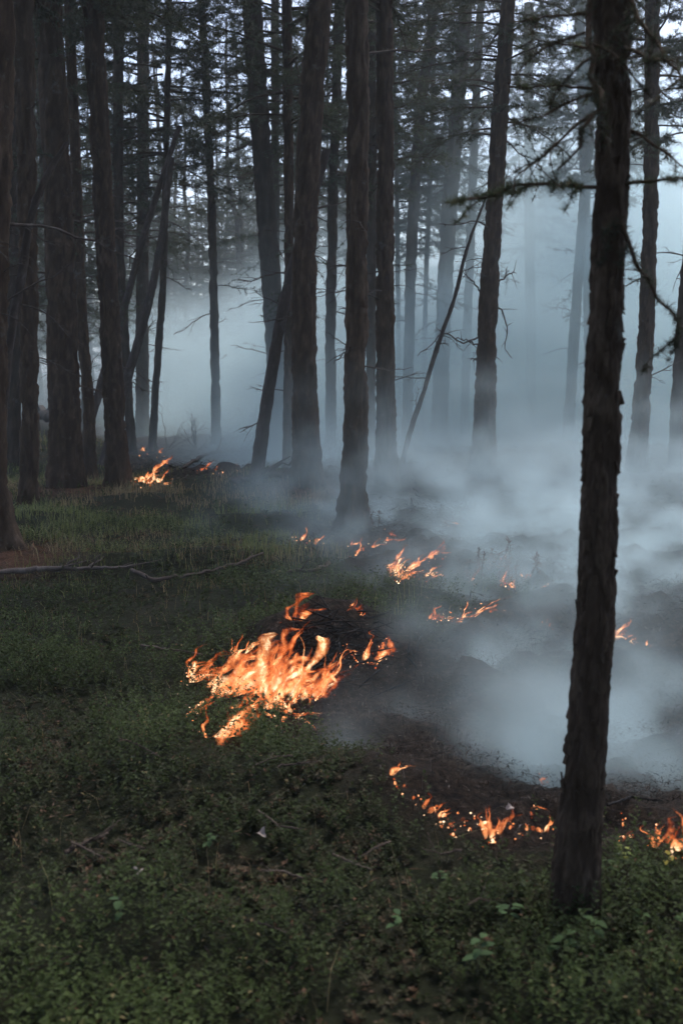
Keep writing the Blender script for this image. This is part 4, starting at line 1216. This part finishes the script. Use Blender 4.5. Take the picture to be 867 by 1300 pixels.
for px, py, ss, srx, sry, sh in [(348, 590, .55, 1.0, 1.1, 1.7), (385, 596, .35, 1.0, 1.0, 1.0), (275, 590, .22, 1.0, 1.0, .5), (225, 578, .12, .9, 1.0, .4), (320, 575, .45, 1.4, 1.6, 1.6), (180, 553, .35, .8, 1.2, 1.4)]:
    p = on_ground(px, py); BANK_PUFFS.append((p[0], p[1], ss, srx, sry, sh))
lo_b, hi_b = (-15, 9, -.4), (22, 48, 12)
smoke_grid('smoke', 'bank of pale blue-grey smoke filling the clearing between the trunks', lo_b, hi_b, (130, 130, 52), back_smoke)

def near_smoke(x, y, z):
    g = gh(x[0], y[0])[None]
    b = burnt(x[0], y[0])[None]
    h = np.maximum(z - g, 0)
    wx = x + .35 * (vn(x * 1.2, y * 1.2, z * 2, 811) - .5); wy = y + .5 * (vn(x * 1.1, y * 1.1, z * 2, 812) - .5)
    f = fbm(wx * 2.3, wy * 1.9, z * 3.2, 813, 4, .6)
    m = m2 = 0
    for px, py, s, rx, ry, hh in PLUMES:
        m2 = m2 + s * np.exp(-((x - px - .25 * h) / (rx + .3 * h)) ** 2 - ((y - py) / (ry + .3 * h)) ** 2) * np.exp(-(h / hh) ** 1.3)
    for px, py, s, rx, ry, hh in PUFFS:
        m = m + s * np.exp(-((x - px) / rx) ** 2 - ((y - py) / ry) ** 2) * np.exp(-(h / hh) ** 1.3)
    d = m * (.03 + 1.25 * sstep(.46, .68, f)) + m2 * (.25 + 1.5 * sstep(.38, .64, f))
    e = sstep(lo_n[0], lo_n[0] + .5, x) * (1 - sstep(hi_n[0] - 1, hi_n[0], x)) * sstep(lo_n[1], lo_n[1] + .4, y) * (1 - sstep(hi_n[1] - 1.5, hi_n[1], y)) * (1 - sstep(hi_n[2] - .4, hi_n[2], z))
    return np.where(z < g - .08, 0, d * e)
PUFFS = []
def puff(px, py, s, rx, ry, hh):
    p = on_ground(px, py); PUFFS.append((p[0], p[1], s, rx, ry, hh))
puff(660, 960, 1.3, .26, .30, .22); puff(610, 850, .5, .5, .5, .22); puff(640, 800, .7, .8, .8, .30); puff(540, 870, .18, .5, .5, .2)
puff(740, 740, .7, 1.4, 1.2, .45); puff(840, 860, .5, .8, .7, .35); puff(830, 760, .7, 1.4, 1.4, .5); puff(850, 980, .45, .5, .3, .2); puff(700, 690, .7, 2.0, 1.5, .55)
puff(590, 640, .55, 1.8, 1.3, .45); puff(410, 655, .5, .7, .8, .4); puff(480, 650, .5, .8, .9, .35); puff(800, 680, .8, 2.5, 2.0, .8); puff(760, 960, .5, .5, .4, .2); puff(440, 960, .25, .3, .25, .15)
PLUMES = []
for px, py, *q in [(665, 985, 2.6, .16, .14, .30), (625, 940, 1.2, .16, .12, .16), (700, 1000, 1.6, .12, .12, .22), (600, 838, 1.6, .16, .14, .14), (560, 862, .9, .2, .14, .12), (830, 985, 1.4, .2, .14, .16), (800, 930, 1.0, .3, .2, .25),
                   (530, 905, .8, .2, .15, .12), (640, 900, .9, .25, .2, .2), (745, 900, 1.3, .25, .25, .35), (430, 955, .7, .12, .10, .12), (865, 890, .6, .25, .2, .25), (400, 672, .8, .3, .3, .4)]:
    p = on_ground(px, py); PLUMES.append((p[0], p[1], *q))
lo_n, hi_n = (-1.6, 3.4, -.35), (6.4, 14.5, 1.9)
smoke_grid('smoke', 'thin drifting wisps of grey smoke over the burnt ground', lo_n, hi_n, (140, 180, 38), near_smoke)

# ------------------------------------------------------------------ haze of the smoky forest air
mb = MB()
(x0, y0, z0), (x1, y1, z1) = (-410, -320, -3), (410, 620, 18)
mb.add([(x0, y0, z0), (x1, y0, z0), (x1, y1, z0), (x0, y1, z0), (x0, y0, z1), (x1, y0, z1), (x1, y1, z1), (x0, y1, z1)], None,
       [(0, 3, 2, 1), (4, 5, 6, 7), (0, 1, 5, 4), (1, 2, 6, 5), (2, 3, 7, 6), (3, 0, 4, 7)])
m = bpy.data.materials.new('haze'); m.use_nodes = True
nt = m.node_tree; nt.nodes.remove(nt.nodes['Principled BSDF'])
pv = N(nt, 'ShaderNodeVolumePrincipled', i_Density=0.002, i_Anisotropy=0.2)
pv.inputs['Color'].default_value = (.82, .88, .92, 1)
nt.links.new(pv.outputs[0], nt.nodes['Material Output'].inputs['Volume'])
HAZE = True
if HAZE:
    hz = link('haze', mb.mesh('haze', m, False))
    tag(hz, 'thin smoky haze hanging in the whole forest', 'haze', None, 'stuff')
